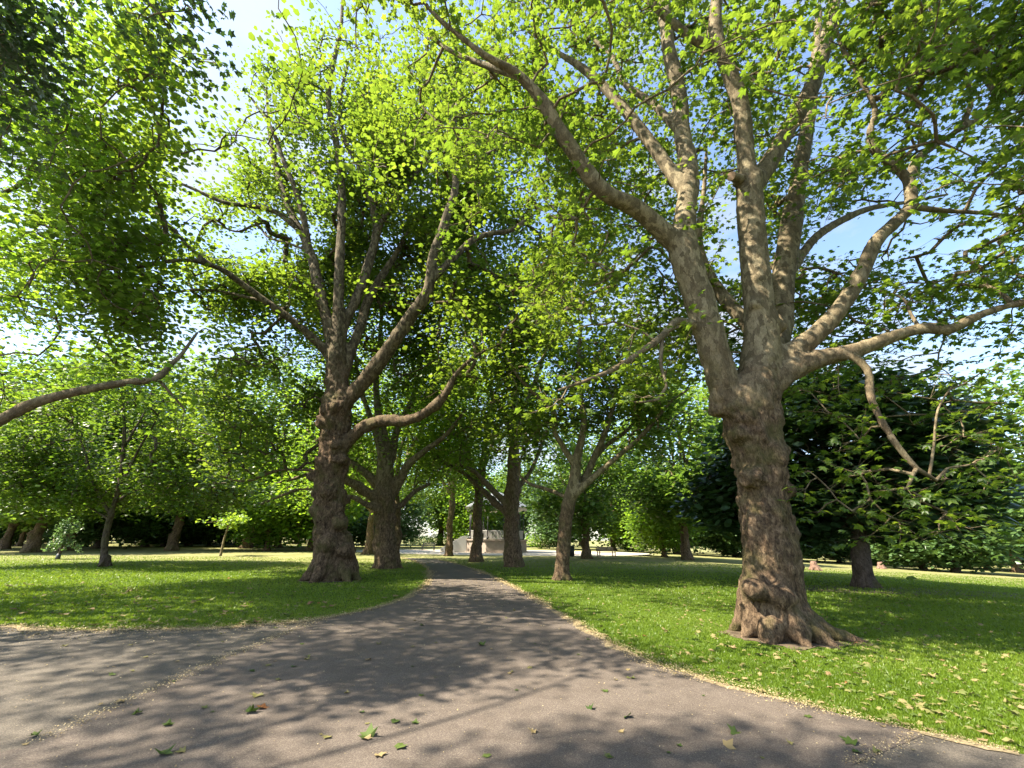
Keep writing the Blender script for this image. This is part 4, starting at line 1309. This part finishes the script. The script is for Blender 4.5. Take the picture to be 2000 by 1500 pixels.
for px, Y, kind, s, lab in [(-60, 46, 'broad', 1.1, 'mid distance plane crown behind the long bare limb at the left edge'), (335, 46, 'tall', .95, 'broad crown rising behind the young dark stemmed tree'),
                            (480, 56, 'tall', 1.15, 'tall crown rising behind the bright low tree left of the knobbly plane'),
                            (125, 43, 'tall', 1.0, 'tall crown rising behind the far trunks at the left'), (1480, 53, 'tall', 1.05, 'tall pale crown showing left of the big plane trunk'),
                            (2080, 48, 'tall', 1.0, 'crown at the right edge above the light green far tree')]:
    g = at(px, 1075, Y)
    place(kind, g[0], g[1], s, lab, FAR, sz=s * 1.15)

# ------------------------------------------------------------------ hedge, shrubs
def leafy_box(name, label, cat, cen, half, n, size, mat, seed, rz=0.0, rounded=0.0, group=None):
    rng = np.random.default_rng(seed)
    root = empty(name, cen, rz)
    tag(root, label, cat, group)
    u = rng.uniform(-1, 1, (n, 3))
    if rounded:
        d = rng.normal(size=(n, 3)); d /= np.linalg.norm(d, axis=1)[:, None]
        u = d * (rng.random(n) ** .25)[:, None]
        u *= (1 + .22 * fbm(d * 1.5 + seed, 1.6, 2, seed))[:, None]
    else:
        f = rng.integers(0, 3, n)
        side = rng.choice([-1, 1], n)
        u[np.arange(n), f] = side * rng.uniform(.82, 1.05, n)
    P = u * np.array(half) + np.array([0, 0, half[2]])
    P = P[P[:, 2] > 0.03]
    X, Y, Z = leaf_axes(rng, rng.normal(size=P.shape), .9)
    me = leaf_mesh('foliage', 'far', P, X, Y, Z, size * rng.uniform(.6, 1.3, len(P)), np.clip(rng.normal(.5, .25, len(P)), 0, 1), mat, (0, 0, 0))
    link('foliage', me, None, root)['kind'] = 'stuff'
    tb = Tubes()
    for k in range(9):
        a = rng.uniform(0, 6.28)
        p1 = np.array([rng.uniform(-.6, .6) * half[0], rng.uniform(-.6, .6) * half[1], half[2] * 1.5])
        p0 = np.array([p1[0] * .5, p1[1] * .5, -.05])
        tb.add(np.array([p0, p0 * .5 + p1 * .5 + rng.normal(0, .08, 3), p1]), np.array([.05, .035, .015]), 5)
    bw = tb.mesh('branchwork', BARK_DARK)
    set_attr(bw, 'limb', np.full(len(bw.vertices), .2), 'POINT')
    link('branchwork', bw, None, root)['kind'] = 'stuff'
    return root

hA, hB = ground(215, 1065), ground(520, 1064)
hc = (hA + hB) / 2
leafy_box('hedge', 'long dark clipped hedge behind the far trunks on the left', 'hedge', (hc[0], hc[1] + 3, 0), (np.linalg.norm(hB - hA) / 2, 1.0, .85), 9000, .30, HEDGE_LEAF, 3)
hc2 = ground(140, 1062)
leafy_box('hedge', 'short dark hedge beside the pale sunlit far trunk on the left', 'hedge', (hc2[0], hc2[1] + 1, 0), (2.4, 1.0, 1.2), 2200, .30, HEDGE_LEAF, 4)
SH = [(70, 1062, 2.6, 1.2, 'grey green shrub behind the very thick far trunk at left'), (15, 1062, 2.4, 1.1, 'grey green shrub at the left edge beyond the lawn'), (318, 1062, 2.6, 1.2, 'light shrub in front of the dark hedge'),
      (1700, 1104, 1.7, .8, 'light green shrub right behind the chestnut trunk'), (1760, 1106, 1.6, .8, 'pale bluish shrub right of the chestnut trunk'), (1850, 1110, 1.6, .8, 'pale bluish shrub before the dark far trunk at right'),
      (1240, 1078, 3.0, 1.2, 'bright bush beyond the bench'), (1060, 1072, 3.0, 1.3, 'bright bush right of the bandstand'), (870, 1066, 4.0, 1.2, 'bright bush left of the bandstand steps'), (815, 1064, 4.0, .9, 'low bush at the far end of the path'),
      (1580, 1092, 2.0, .9, 'round shrub just right of the big plane trunk'), (1435, 1088, 2.4, 1.0, 'green shrub beneath the left tip of the chestnut crown')]
for k, (px, py, w, h, lab) in enumerate(SH):
    g = ground_s(px, py)
    leafy_box('shrub', lab, 'shrub', g, (w, w * .7, h), 1500, .24, LEAF_SHRUB if k not in (6, 7, 8) else LEAF_YOUNG_LIT, 20 + k, rounded=1, group='shrubs along the far edge')

# ------------------------------------------------------------------ saplings and stumps
def sapling():
    g = ground(430, 1086)
    root = empty('sapling', g)
    tag(root, 'thin pale sapling with small bright green tuft on the left field', 'tree')
    rng = np.random.default_rng(4)
    tb = Tubes()
    tb.add(catmull(np.array([(0, 0, -.1), (.02, 0, .5), (.0, 0, 1.3), (.06, 0, 2.2), (.05, 0, 3.0)]), spacing=.2), np.linspace(.11, .04, len(catmull(np.array([(0, 0, -.1), (.02, 0, .5), (.0, 0, 1.3), (.06, 0, 2.2), (.05, 0, 3.0)]), spacing=.2))), 8)
    m = tb.mesh('trunk', BARK); set_attr(m, 'limb', np.full(len(m.vertices), 1.0), 'POINT'); link('trunk', m, None, root)
    tb = Tubes()
    tips = rng.normal(0, 1, (40, 3)) * np.array([.75, .75, .28]) + np.array([.1, 0, 2.75])
    for t in tips:
        tb.add(np.array([(.05, 0, 2.2 + rng.random() * .6), t * .5 + np.array([.03, 0, 1.3]), t]), np.array([.03, .02, .008]), 4, False)
    m = tb.mesh('branchwork', BARK); set_attr(m, 'limb', np.full(len(m.vertices), 1.0), 'POINT'); link('branchwork', m, None, root)
    P = np.repeat(tips, 14, 0) + rng.normal(0, .2, (560, 3)) * np.array([1, 1, .6])
    X, Y, Z = leaf_axes(rng, rng.normal(size=P.shape), .6)
    link('crown', leaf_mesh('crown', 'far', P, X, Y, Z, .26 * rng.uniform(.6, 1.2, len(P)), np.clip(rng.normal(.8, .15, len(P)), 0, 1), LEAF_YOUNG_LIT, (0, 0, 0)), None, root)['kind'] = 'stuff'
sapling()

def guarded_sapling():
    g = ground(112, 1092)
    root = empty('sapling', g)
    tag(root, 'small drooping sapling with dark guarded stem on the left lawn', 'tree')
    rng = np.random.default_rng(14)
    tb = Tubes()
    tb.add(np.array([(0, 0, -.1), (.03, 0, .5), (.0, 0, 1.0), (.05, 0, 1.9), (.08, 0, 2.6)]), np.array([.10, .08, .06, .035, .012]), 8)
    m = tb.mesh('trunk', BARK_DARK); set_attr(m, 'limb', np.full(len(m.vertices), .0), 'POINT'); link('trunk', m, None, root)
    tb = Tubes()
    tb.add(np.array([(0, 0, -.02), (0, 0, .15), (0, 0, .32)]), np.array([.14, .12, .11]), 10)
    link('stem_guard', tb.mesh('stem_guard', mat_plain('guard_plastic', (.05, .055, .06), .5)), None, root)
    tb = Tubes()
    tips = []
    for k in range(26):
        a = rng.uniform(0, 6.28); z = rng.uniform(.9, 2.5); L = rng.uniform(.5, 1.1) * (1.25 - z * .3)
        e = np.array([math.cos(a) * L, math.sin(a) * L, z - .45 * L])
        tb.add(np.array([(.03, 0, z), e * np.array([.6, .6, 1]) + np.array([0, 0, .25 * L]), e]), np.array([.02, .014, .006]), 4, False)
        for t in (.4, .6, .8, 1.0):
            tips.append(np.array([.03, 0, z]) * (1 - t) + e * t + np.array([0, 0, .2 * L * (1 - t)]))
    m = tb.mesh('branchwork', BARK_DARK); set_attr(m, 'limb', np.full(len(m.vertices), .0), 'POINT'); link('branchwork', m, None, root)
    tips = np.array(tips)
    P = np.repeat(tips, 9, 0) + rng.normal(0, .11, (len(tips) * 9, 3))
    X, Y, Z = leaf_axes(rng, rng.normal(size=P.shape) - np.array([0, 0, .8]), .8)
    link('crown', leaf_mesh('crown', 'far', P, X, Y, Z, .16 * rng.uniform(.6, 1.2, len(P)), np.clip(rng.normal(.4, .2, len(P)), 0, 1), LEAF_SHRUB, (0, 0, 0)), None, root)['kind'] = 'stuff'
guarded_sapling()

STUMP = mat_bark('stump_bark', (.09, .05, .038), (.22, .135, .10), (.32, .22, .165), (.3, .2, .15), (.3, .2, .15), (.4, .3, .2), (.2, .14, .09))
for px, py, r, lab, sd in ((1592, 1114, .24, 'low pinkish brown stump on the field just right of the big plane', 71), (1722, 1111, .25, 'low reddish brown stump on the field right of the chestnut trunk', 72)):
    g = ground_s(px, py)
    root = empty('tree_stump', g)
    tag(root, lab, 'stump', 'stumps on the far field')
    rg = np.random.default_rng(sd)
    T = np.array([(0, 0, -.1, r * 1.2), (0, 0, .1, r * 1.1), (0, 0, .2, r * .9), (0.03, 0, .32, r * .6)])
    woody(root, g, [(T[:, :3] + g, T[:, 3])], root_flare(rg, g, r, 7, r * 1.3), [(g + np.array([rg.uniform(-.2, .2), rg.uniform(-.2, .2), .22]), r * .45) for _ in range(3)], .05, STUMP, sd, .06, (20, 30))

# ------------------------------------------------------------------ bandstand
STONE = mat_plain('pale_stone', (.27, .215, .175), .8, .14, 3.0)
WHITE = mat_plain('white_paint', (.38, .365, .345), .5, .06, 5.0)
BLACK = mat_plain('black_iron', (.025, .025, .028), .45, .2, 9.0)
SLATE = mat_plain('roof_slate', (.14, .15, .16), .6, .25, 4.0)
bs = empty('bandstand', BS, R(8))
tag(bs, 'small bandstand with pale stone base, white railing and thin black columns', 'bandstand')
def ngon_ring(bm, n, r0, r1, z0, z1):
    bmesh.ops.create_cone(bm, cap_ends=True, segments=n, radius1=r0, radius2=r1, depth=z1 - z0, matrix=Matrix.Translation((0, 0, (z0 + z1) / 2)) @ Matrix.Rotation(R(22.5), 4, 'Z'))
bm = bmesh.new(); ngon_ring(bm, 8, 3.75, 3.70, 0, 1.25); ngon_ring(bm, 8, 3.95, 3.95, 0.0, .12)
base_o = bm_obj('base', bm, STONE, bs)
bm = bmesh.new(); ngon_ring(bm, 8, 3.86, 3.86, 1.252, 1.40)
bm_obj('deck', bm, STONE, bs)
for k in range(6):
    bm = bmesh.new(); add_box(bm, -4.0 - .36 * (5 - k) - .45, -3.3, -1.1, 1.1, .01 + .2 * k, .2 + .2 * k, .015)
    bm_obj('step', bm, STONE, bs)
for s in (-1, 1):
    bm = bmesh.new()
    pts = [(-6.4, .05), (-3.5, .05), (-3.5, 1.75), (-3.9, 1.72), (-6.4, .35)]
    v0 = [bm.verts.new((x, s * 1.12, z)) for x, z in pts]; v1 = [bm.verts.new((x, s * 1.38, z)) for x, z in pts]
    bm.faces.new(v0); bm.faces.new(v1[::-1])
    for q in range(5): bm.faces.new([v0[q], v1[q], v1[(q + 1) % 5], v0[(q + 1) % 5]])
    bmesh.ops.recalc_face_normals(bm, faces=bm.faces)
    bm_obj('stair_wall', bm, WHITE, bs)
cr = [(3.35 * math.cos(R(22.5 + 45 * k)), 3.35 * math.sin(R(22.5 + 45 * k))) for k in range(8)]
for k in range(8):
    x, y = cr[k]
    bm = bmesh.new(); add_cyl(bm, (x, y, 1.4), (x, y, 4.6), .07, .06, 10); add_cyl(bm, (x, y, 1.4), (x, y, 1.7), .13, .09, 10); add_cyl(bm, (x, y, 4.25), (x, y, 4.6), .07, .16, 10)
    bm_obj('column', bm, BLACK, bs, True)
    if k == 3: continue
    x2, y2 = cr[(k + 1) % 8]
    bm = bmesh.new()
    for zz in (1.5, 2.32):
        add_cyl(bm, (x, y, zz), (x2, y2, zz), .03, .03, 6)
    for q in range(1, 16):
        t = q / 16
        add_cyl(bm, (x + (x2 - x) * t, y + (y2 - y) * t, 1.5), (x + (x2 - x) * t, y + (y2 - y) * t, 2.32), .028, .028, 5)
    bm_obj('railing', bm, WHITE, bs)
bm = bmesh.new(); ngon_ring(bm, 8, 3.75, 3.85, 4.602, 4.95)
bm_obj('fascia', bm, WHITE, bs)
bm = bmesh.new()
ngon_ring(bm, 8, 4.1, 2.9, 4.952, 5.7); ngon_ring(bm, 8, 2.88, 1.2, 5.702, 6.5); ngon_ring(bm, 8, 1.18, .15, 6.502, 6.9)
rf = bm_obj('roof', bm, SLATE, bs)
bm = bmesh.new(); add_cyl(bm, (0, 0, 6.9), (0, 0, 7.6), .1, .02, 8)
bm_obj('finial', bm, BLACK, rf)

# ------------------------------------------------------------------ benches and bin
WOOD = mat_plain('bench_wood', (.34, .22, .13), .7, .25, 14.0)
def bench(px, py, rz, mat, label):
    g = ground(px, py)
    root = empty('park_bench', g, rz)
    tag(root, label, 'bench', 'benches by the plaza')
    for k in range(4):
        bm = bmesh.new(); add_box(bm, -.85, .85, -.22 + k * .115, -.12 + k * .115, .42, .455, .006); bm_obj('seat_slat', bm, mat, root)
    for k in range(3):
        bm = bmesh.new(); add_box(bm, -.85, .85, .25 + .02 * k, .28 + .02 * k, .55 + k * .13, .65 + k * .13, .006); bm_obj('back_slat', bm, mat, root)
    for s in (-1, 1):
        for yy in (-.2, .25):
            bm = bmesh.new(); add_box(bm, s * .74 - .035, s * .74 + .035, yy - .035, yy + .035, 0, .62 if yy < 0 else .545, .006); bm_obj('leg', bm, mat, root)
        bm = bmesh.new(); add_box(bm, s * .74 - .04, s * .74 + .04, -.26, .24, .622, .66, .006); bm_obj('armrest', bm, mat, root)
bench(1185, 1090, 0.25, WOOD, 'brown wooden bench right of the stout far trunk')
bench(836, 1075, -.1, BLACK, 'dark bench at the far end of the path, left of the plaza')
g = ground(1117, 1087)
lb = empty('litter_bin', g)
tag(lb, 'dark litter bin between the slim bent plane and the stout far trunk', 'litter bin')
bm = bmesh.new(); add_cyl(bm, (0, 0, 0.06), (0, 0, .85), .24, .28, 16); bm_obj('body', bm, BLACK, lb, True)
bm = bmesh.new(); add_cyl(bm, (0, 0, .852), (0, 0, .95), .31, .22, 16); bm_obj('lid', bm, BLACK, lb, True)
bm = bmesh.new(); add_cyl(bm, (0, 0, 0), (0, 0, .058), .2, .2, 16); bm_obj('foot', bm, BLACK, lb, True)

# ------------------------------------------------------------------ bare earth at tree feet
def blob(name, cx, cy, rx, ry, z, mat, seed, label):
    a = np.linspace(0, 2 * math.pi, 73)[:-1]
    P = np.stack([np.cos(a), np.sin(a), np.full(len(a), seed * .37)], -1)
    k = 1 + .5 * fbm(P, 2.2, 4, seed)
    o = poly_sheet(name, [(cx + rx * math.cos(t) * q, cy + ry * math.sin(t) * q) for t, q in zip(a, k)], z, mat)
    o['label'] = label
    return o
blob('bare_earth', A0[0] + .25, A0[1] - .1, 1.0, .85, .006, EARTH, 1, 'bare brown earth round the foot of the big right plane')
blob('bare_earth', B0[0], B0[1], 1.15, 1.0, .006, EARTH, 2, 'bare brown earth round the foot of the knobbly left plane')
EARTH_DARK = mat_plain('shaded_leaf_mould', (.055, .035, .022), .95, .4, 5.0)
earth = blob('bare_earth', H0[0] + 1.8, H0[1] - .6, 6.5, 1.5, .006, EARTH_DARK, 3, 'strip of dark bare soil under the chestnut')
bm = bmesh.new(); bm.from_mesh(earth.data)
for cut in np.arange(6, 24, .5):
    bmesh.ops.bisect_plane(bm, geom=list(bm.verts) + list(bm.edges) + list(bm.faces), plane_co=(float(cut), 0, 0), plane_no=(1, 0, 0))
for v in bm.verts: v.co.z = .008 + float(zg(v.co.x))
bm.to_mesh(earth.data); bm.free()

# ------------------------------------------------------------------ grass blades
PATH_POLY = np.vstack([LEFT_FULL, RIGHT_FULL[::-1], [(12.2, -40), (-60, -40)]])
def inside(P, poly):
    x, y = P[:, 0], P[:, 1]
    c = np.zeros(len(P), bool)
    x0, y0 = poly[-1]
    for x1, y1 in poly:
        m = ((y1 > y) != (y0 > y))
        if y1 != y0:
            c ^= m & (x < (x0 - x1) * (y - y1) / (y0 - y1) + x1)
        x0, y0 = x1, y1
    return c
rngG = np.random.default_rng(2)
def lawn_points(n, y0, y1, power):
    u = rngG.random(n)
    y = (y0 ** (1 - power) + u * (y1 ** (1 - power) - y0 ** (1 - power))) ** (1 / (1 - power))
    x = rngG.uniform(-1.32, 1.32, n) * y
    P = np.stack([x, y], -1)
    P = P[~inside(P, PATH_POLY)]
    for c, r in ((A0, .8), (B0, .9)):
        d = np.linalg.norm(P - c[:2], axis=1)
        P = P[d > r * (1 + .3 * rngG.random(len(P)))]
    return P
P = lawn_points(720000, 3.4, 34, 1.9)
N = len(P)
print('blades', N)
dist = np.linalg.norm(P, axis=1)
tuft = fbm(np.hstack([P, np.zeros((N, 1))]), 1.3, 2, 77)
h = rngG.uniform(.016, .042, N) * (1 + .35 * tuft) * np.clip(dist / 12, .9, 1.3)
wd = rngG.uniform(.003, .006, N) * np.clip(dist / 5, 1, 5)
a = rngG.random(N) * 2 * math.pi
lean = rngG.normal(0, .45, (N, 2)) * h[:, None]
base3 = np.hstack([P, zg(P[:, :1])])
side = np.stack([np.cos(a), np.sin(a), np.zeros(N)], -1) * wd[:, None]
tip = base3 + np.hstack([lean, h[:, None]])
V = np.stack([base3 - side, base3 + side, tip], 1).reshape(-1, 3)
GRASS = mat_leaf('grass_blade', (.085, .14, .010), (.125, .195, .014), (.20, .24, .04), (.18, .29, .012), (.29, .39, .03), .42, .2)
gm = mesh_np('grass', V, np.arange(N * 3).reshape(-1, 3), False, GRASS)
set_attr(gm, 'tint', np.clip(.42 + .35 * fbm(base3, .7, 2, 5) + rngG.normal(0, .18, N), 0, 1))
go = link('grass', gm)
tag(go, 'short mown grass blades covering both lawns', 'grass', kind='stuff')

# ------------------------------------------------------------------ dusty verge where lawn and asphalt meet
VERGE = mat_plain('verge_dust', (.20, .155, .085), .95, .55, 22.0)
def verge(E, seed, w0, w1, label):
    d = np.gradient(E, axis=0); d /= np.linalg.norm(d, axis=1)[:, None] + 1e-9
    nn = np.stack([-d[:, 1], d[:, 0]], -1)
    P3 = np.hstack([E, np.zeros((len(E), 1))])
    a = E + nn * (w0 * (.7 + 2.2 * fbm(P3, 1.9, 4, seed)))[:, None]
    b = E - nn * (w1 * (.7 + 2.2 * fbm(P3, 1.9, 4, seed + 5)))[:, None]
    k = len(E)
    V = np.hstack([np.vstack([a, b]), np.full((2 * k, 1), .011)])
    i = np.arange(k - 1)
    me = mesh_np('path_verge', V, np.stack([i, i + k, i + k + 1, i + 1], -1), False, VERGE)
    o = link('path_verge', me)
    o['kind'] = 'structure'; o['label'] = label
def dense(E): return catmull(np.hstack([E, np.zeros((len(E), 1))]), spacing=.09)[:, :2]
verge(dense(LEFT_EDGE), 61, .07, .13, 'dusty tan strip along the edge of the left lawn')
verge(dense(RIGHT_EDGE), 63, .12, .08, 'dusty tan strip along the edge of the right lawn')

# ------------------------------------------------------------------ chaff along the path edges, leaf litter
LITTER = nmat('litter_tmp')[0]
def mat_tint(name, stops, trans=0.15):
    m, n, l, b = nmat(name)
    a = n.new('ShaderNodeAttribute'); a.attribute_name = 'tint'
    c = ramp(n, l, a.outputs['Fac'], stops)
    l.new(c, b.inputs['Base Color'])
    b.inputs['Roughness'].default_value = .7
    b.inputs['Specular IOR Level'].default_value = .25
    t = n.new('ShaderNodeBsdfTranslucent'); l.new(c, t.inputs['Color'])
    ms = n.new('ShaderNodeMixShader'); ms.inputs[0].default_value = trans
    l.new(b.outputs[0], ms.inputs[1]); l.new(t.outputs[0], ms.inputs[2]); l.new(ms.outputs[0], n['Material Output'].inputs['Surface'])
    return m
CHAFF = mat_tint('chaff', [(0, (.16, .11, .055)), (.5, (.36, .28, .14)), (1, (.52, .44, .26))])
def along(E, n, sig, shift=0.0):
    seg = np.linalg.norm(np.diff(E, axis=0), axis=1)
    cdf = np.cumsum(seg / np.maximum(3, np.linalg.norm(E[:-1], axis=1)) ** 1.2); cdf /= cdf[-1]
    i = np.searchsorted(cdf, rngG.random(n))
    t = rngG.random(n)[:, None]
    p = E[i] * (1 - t) + E[i + 1] * t
    d = E[i + 1] - E[i]
    nn = np.stack([-d[:, 1], d[:, 0]], -1) / (np.linalg.norm(d, axis=1)[:, None] + 1e-9)
    dens = fbm(np.hstack([p, np.zeros((n, 1))]), .9, 2, 91)
    keep = rngG.random(n) < .65 + .6 * dens
    return (p + nn * (rngG.normal(0, 1, n) * sig * (1 + dens) + shift)[:, None])[keep]
S = np.vstack([along(LEFT_EDGE, 16000, .10, .0), along(RIGHT_EDGE, 24000, .10, .0), along(seam_l, 2600, .07), along(seam_r, 1000, .08), along(LEFT_EDGE[:14], 2500, .35, -.2)])
rnd = np.stack([rngG.uniform(-9, 6, 6500), rngG.uniform(1.6, 18, 6500)], -1)
S = np.vstack([S, rnd[inside(rnd, PATH_POLY)]])
n = len(S)
dd = np.linalg.norm(S, axis=1)
X = rngG.normal(size=(n, 3)) * np.array([1, 1, .25]); X /= np.linalg.norm(X, axis=1)[:, None]
Yv = np.cross(rngG.normal(size=(n, 3)) * np.array([.3, .3, 0]) + np.array([0, 0, 1]), X); Yv /= np.linalg.norm(Yv, axis=1)[:, None]
Zv = np.cross(X, Yv)
sz = rngG.uniform(.006, .024, n) * np.clip(dd / 8, .7, 2.2)
pos = np.hstack([S, (.014 + rngG.random((n, 1)) * .022)])
lm = leaf_mesh('chaff', 'far', pos, X, Yv, Zv, sz, rngG.random(n), CHAFF, (0, 0, 0))
tag(link('chaff_litter', lm), 'pale dry seed chaff drifted along the path edges', 'litter', kind='stuff')

FALLEN = mat_tint('fallen_leaf', [(0, (.035, .065, .012)), (.3, (.085, .12, .025)), (.5, (.18, .165, .06)), (.75, (.27, .20, .10)), (.93, (.17, .10, .05)), (1, (.24, .10, .035))], .2)
def fallen_mesh(seed, tint, curl):
    V, T = TPL['near']
    V = V.copy()
    r = np.random.default_rng(seed)
    V[:, 1] -= .45
    ax = r.random() * 3.14
    u = V[:, 0] * math.cos(ax) + V[:, 1] * math.sin(ax)
    w = -V[:, 0] * math.sin(ax) + V[:, 1] * math.cos(ax)
    V[:, 2] = curl * (u ** 2 * 1.3 + .5 * np.abs(w) * u) + r.normal(0, .03, len(V))
    V[:, 2] -= V[:, 2].min()
    me = mesh_np('fallen_leaf', V, T, False, FALLEN)
    set_attr(me, 'tint', np.full(len(T), tint))
    return me
FM = {}
def fm(k, tint):
    key = (k, round(tint, 1))
    if key not in FM:
        FM[key] = fallen_mesh(k, round(tint, 1), [.15, .45, .9, .3][k % 4])
    return FM[key]
def put_leaf(x, y, z, size, tint, k, label, group=None, tilt=0.0):
    o = link('fallen_leaf', fm(k, tint))
    o.location = (x, y, z)
    o.rotation_euler = (tilt, rngG.normal(0, .10), rngG.random() * 6.28)
    o.scale = (size,) * 3
    tag(o, label, 'fallen leaf', group)
SPECIAL = [(720, 1440, .13, .25, 2, 'crumpled yellow green leaf standing up on the path in the centre foreground'), (1434, 1433, .12, .2, 1, 'upright green leaf on the path toward the right lawn'),
           (1423, 1461, .12, .7, 0, 'flat tan leaf just below the upright green leaf'), (512, 1385, .10, 1.0, 1, 'orange leaf on the path at left'), (491, 1394, .12, .05, 2, 'dark green curled leaf beside the orange leaf'),
           (500, 1362, .12, .5, 3, 'dry folded leaf just above the orange leaf'), (1155, 1386, .08, .0, 2, 'small dark green leaf standing on the shaded path right of centre'),
           (1226, 1403, .11, .1, 1, 'green leaf lying flat right of the small standing dark leaf'), (318, 1478, .11, .25, 2, 'green tipped leaf near the bottom edge at left'), (783, 1463, .09, .3, 1, 'small yellow green leaf right of the crumpled leaf'),
           (742, 1478, .09, .7, 0, 'pale leaf near the bottom edge below the crumpled leaf'), (1660, 1452, .12, .15, 1, 'curled green leaf near the bottom right of the path'), (940, 1262, .12, .1, 2, 'dark curled leaf in the shaded middle of the path')]
for px, py, s, t, k, lab in SPECIAL:
    g = ground(px, py)
    put_leaf(g[0], g[1], .012, s * 1.1, t, k, lab, tilt=.5 if 'upright' in lab or 'standing' in lab else 0)
cnt = 0
tries = 0
while cnt < 95 and tries < 4000:
    tries += 1
    py = rngG.uniform(1130, 1495) if rngG.random() < .65 else rngG.uniform(1190, 1330)
    g = ground(rngG.uniform(0, 1950), py)
    if not inside(g[None, :2], PATH_POLY)[0]: continue
    t = float(np.clip(rngG.choice([.1, .25, .4, .5, .7], p=[.15, .22, .23, .2, .2]) + rngG.normal(0, .05), 0, 1))
    put_leaf(g[0], g[1], .012, rngG.uniform(.035, .09), t, int(rngG.integers(0, 8)), 'small plane leaf fallen on the asphalt path', 'leaves fallen on the path')
    cnt += 1
left_n = right_n = 0
rest = []
while left_n < 80 or right_n < 112:
    px, py = rngG.uniform(0, 2000), rngG.uniform(1120, 1470)
    g = ground(px, py)
    if inside(g[None, :2], PATH_POLY)[0] or np.linalg.norm(g[:2] - A0[:2]) < 1: continue
    t = float(np.clip(rngG.choice([.2, .4, .6, .7, .9], p=[.08, .2, .3, .3, .12]) + rngG.normal(0, .06), 0, 1))
    if g[0] < -1.5 and g[1] > 7:
        if left_n >= 80 or py < 1140: continue
        left_n += 1
        put_leaf(g[0], g[1], .036, rngG.uniform(.12, .20), t, int(rngG.integers(0, 8)), 'dry plane leaf fallen on the left lawn', 'leaves fallen on the left lawn')
    else:
        if right_n >= 112: continue
        right_n += 1
        put_leaf(g[0], g[1], .022 + float(zg(g[0])), rngG.uniform(.05, .11), t * .9, int(rngG.integers(0, 8)), 'dry plane leaf fallen on the right lawn', 'leaves fallen on the right lawn')
Pl = lawn_points(6000, 4.5, 26, 1.3)
n = len(Pl)
X = rngG.normal(size=(n, 3)) * np.array([1, 1, .3]); X /= np.linalg.norm(X, axis=1)[:, None]
Yv = np.cross(rngG.normal(size=(n, 3)) * np.array([.35, .35, 0]) + np.array([0, 0, 1]), X); Yv /= np.linalg.norm(Yv, axis=1)[:, None]
lm = leaf_mesh('leaf_litter', 'near', np.hstack([Pl, .01 + .02 * rngG.random((n, 1)) + zg(Pl[:, :1])]), X, Yv, np.cross(X, Yv), rngG.uniform(.03, .09, n), np.clip(rngG.normal(.45, .22, n), 0, 1), FALLEN, (0, 0, 0))
tag(link('leaf_litter', lm), 'small dry leaf scraps scattered through the grass', 'litter', kind='stuff')
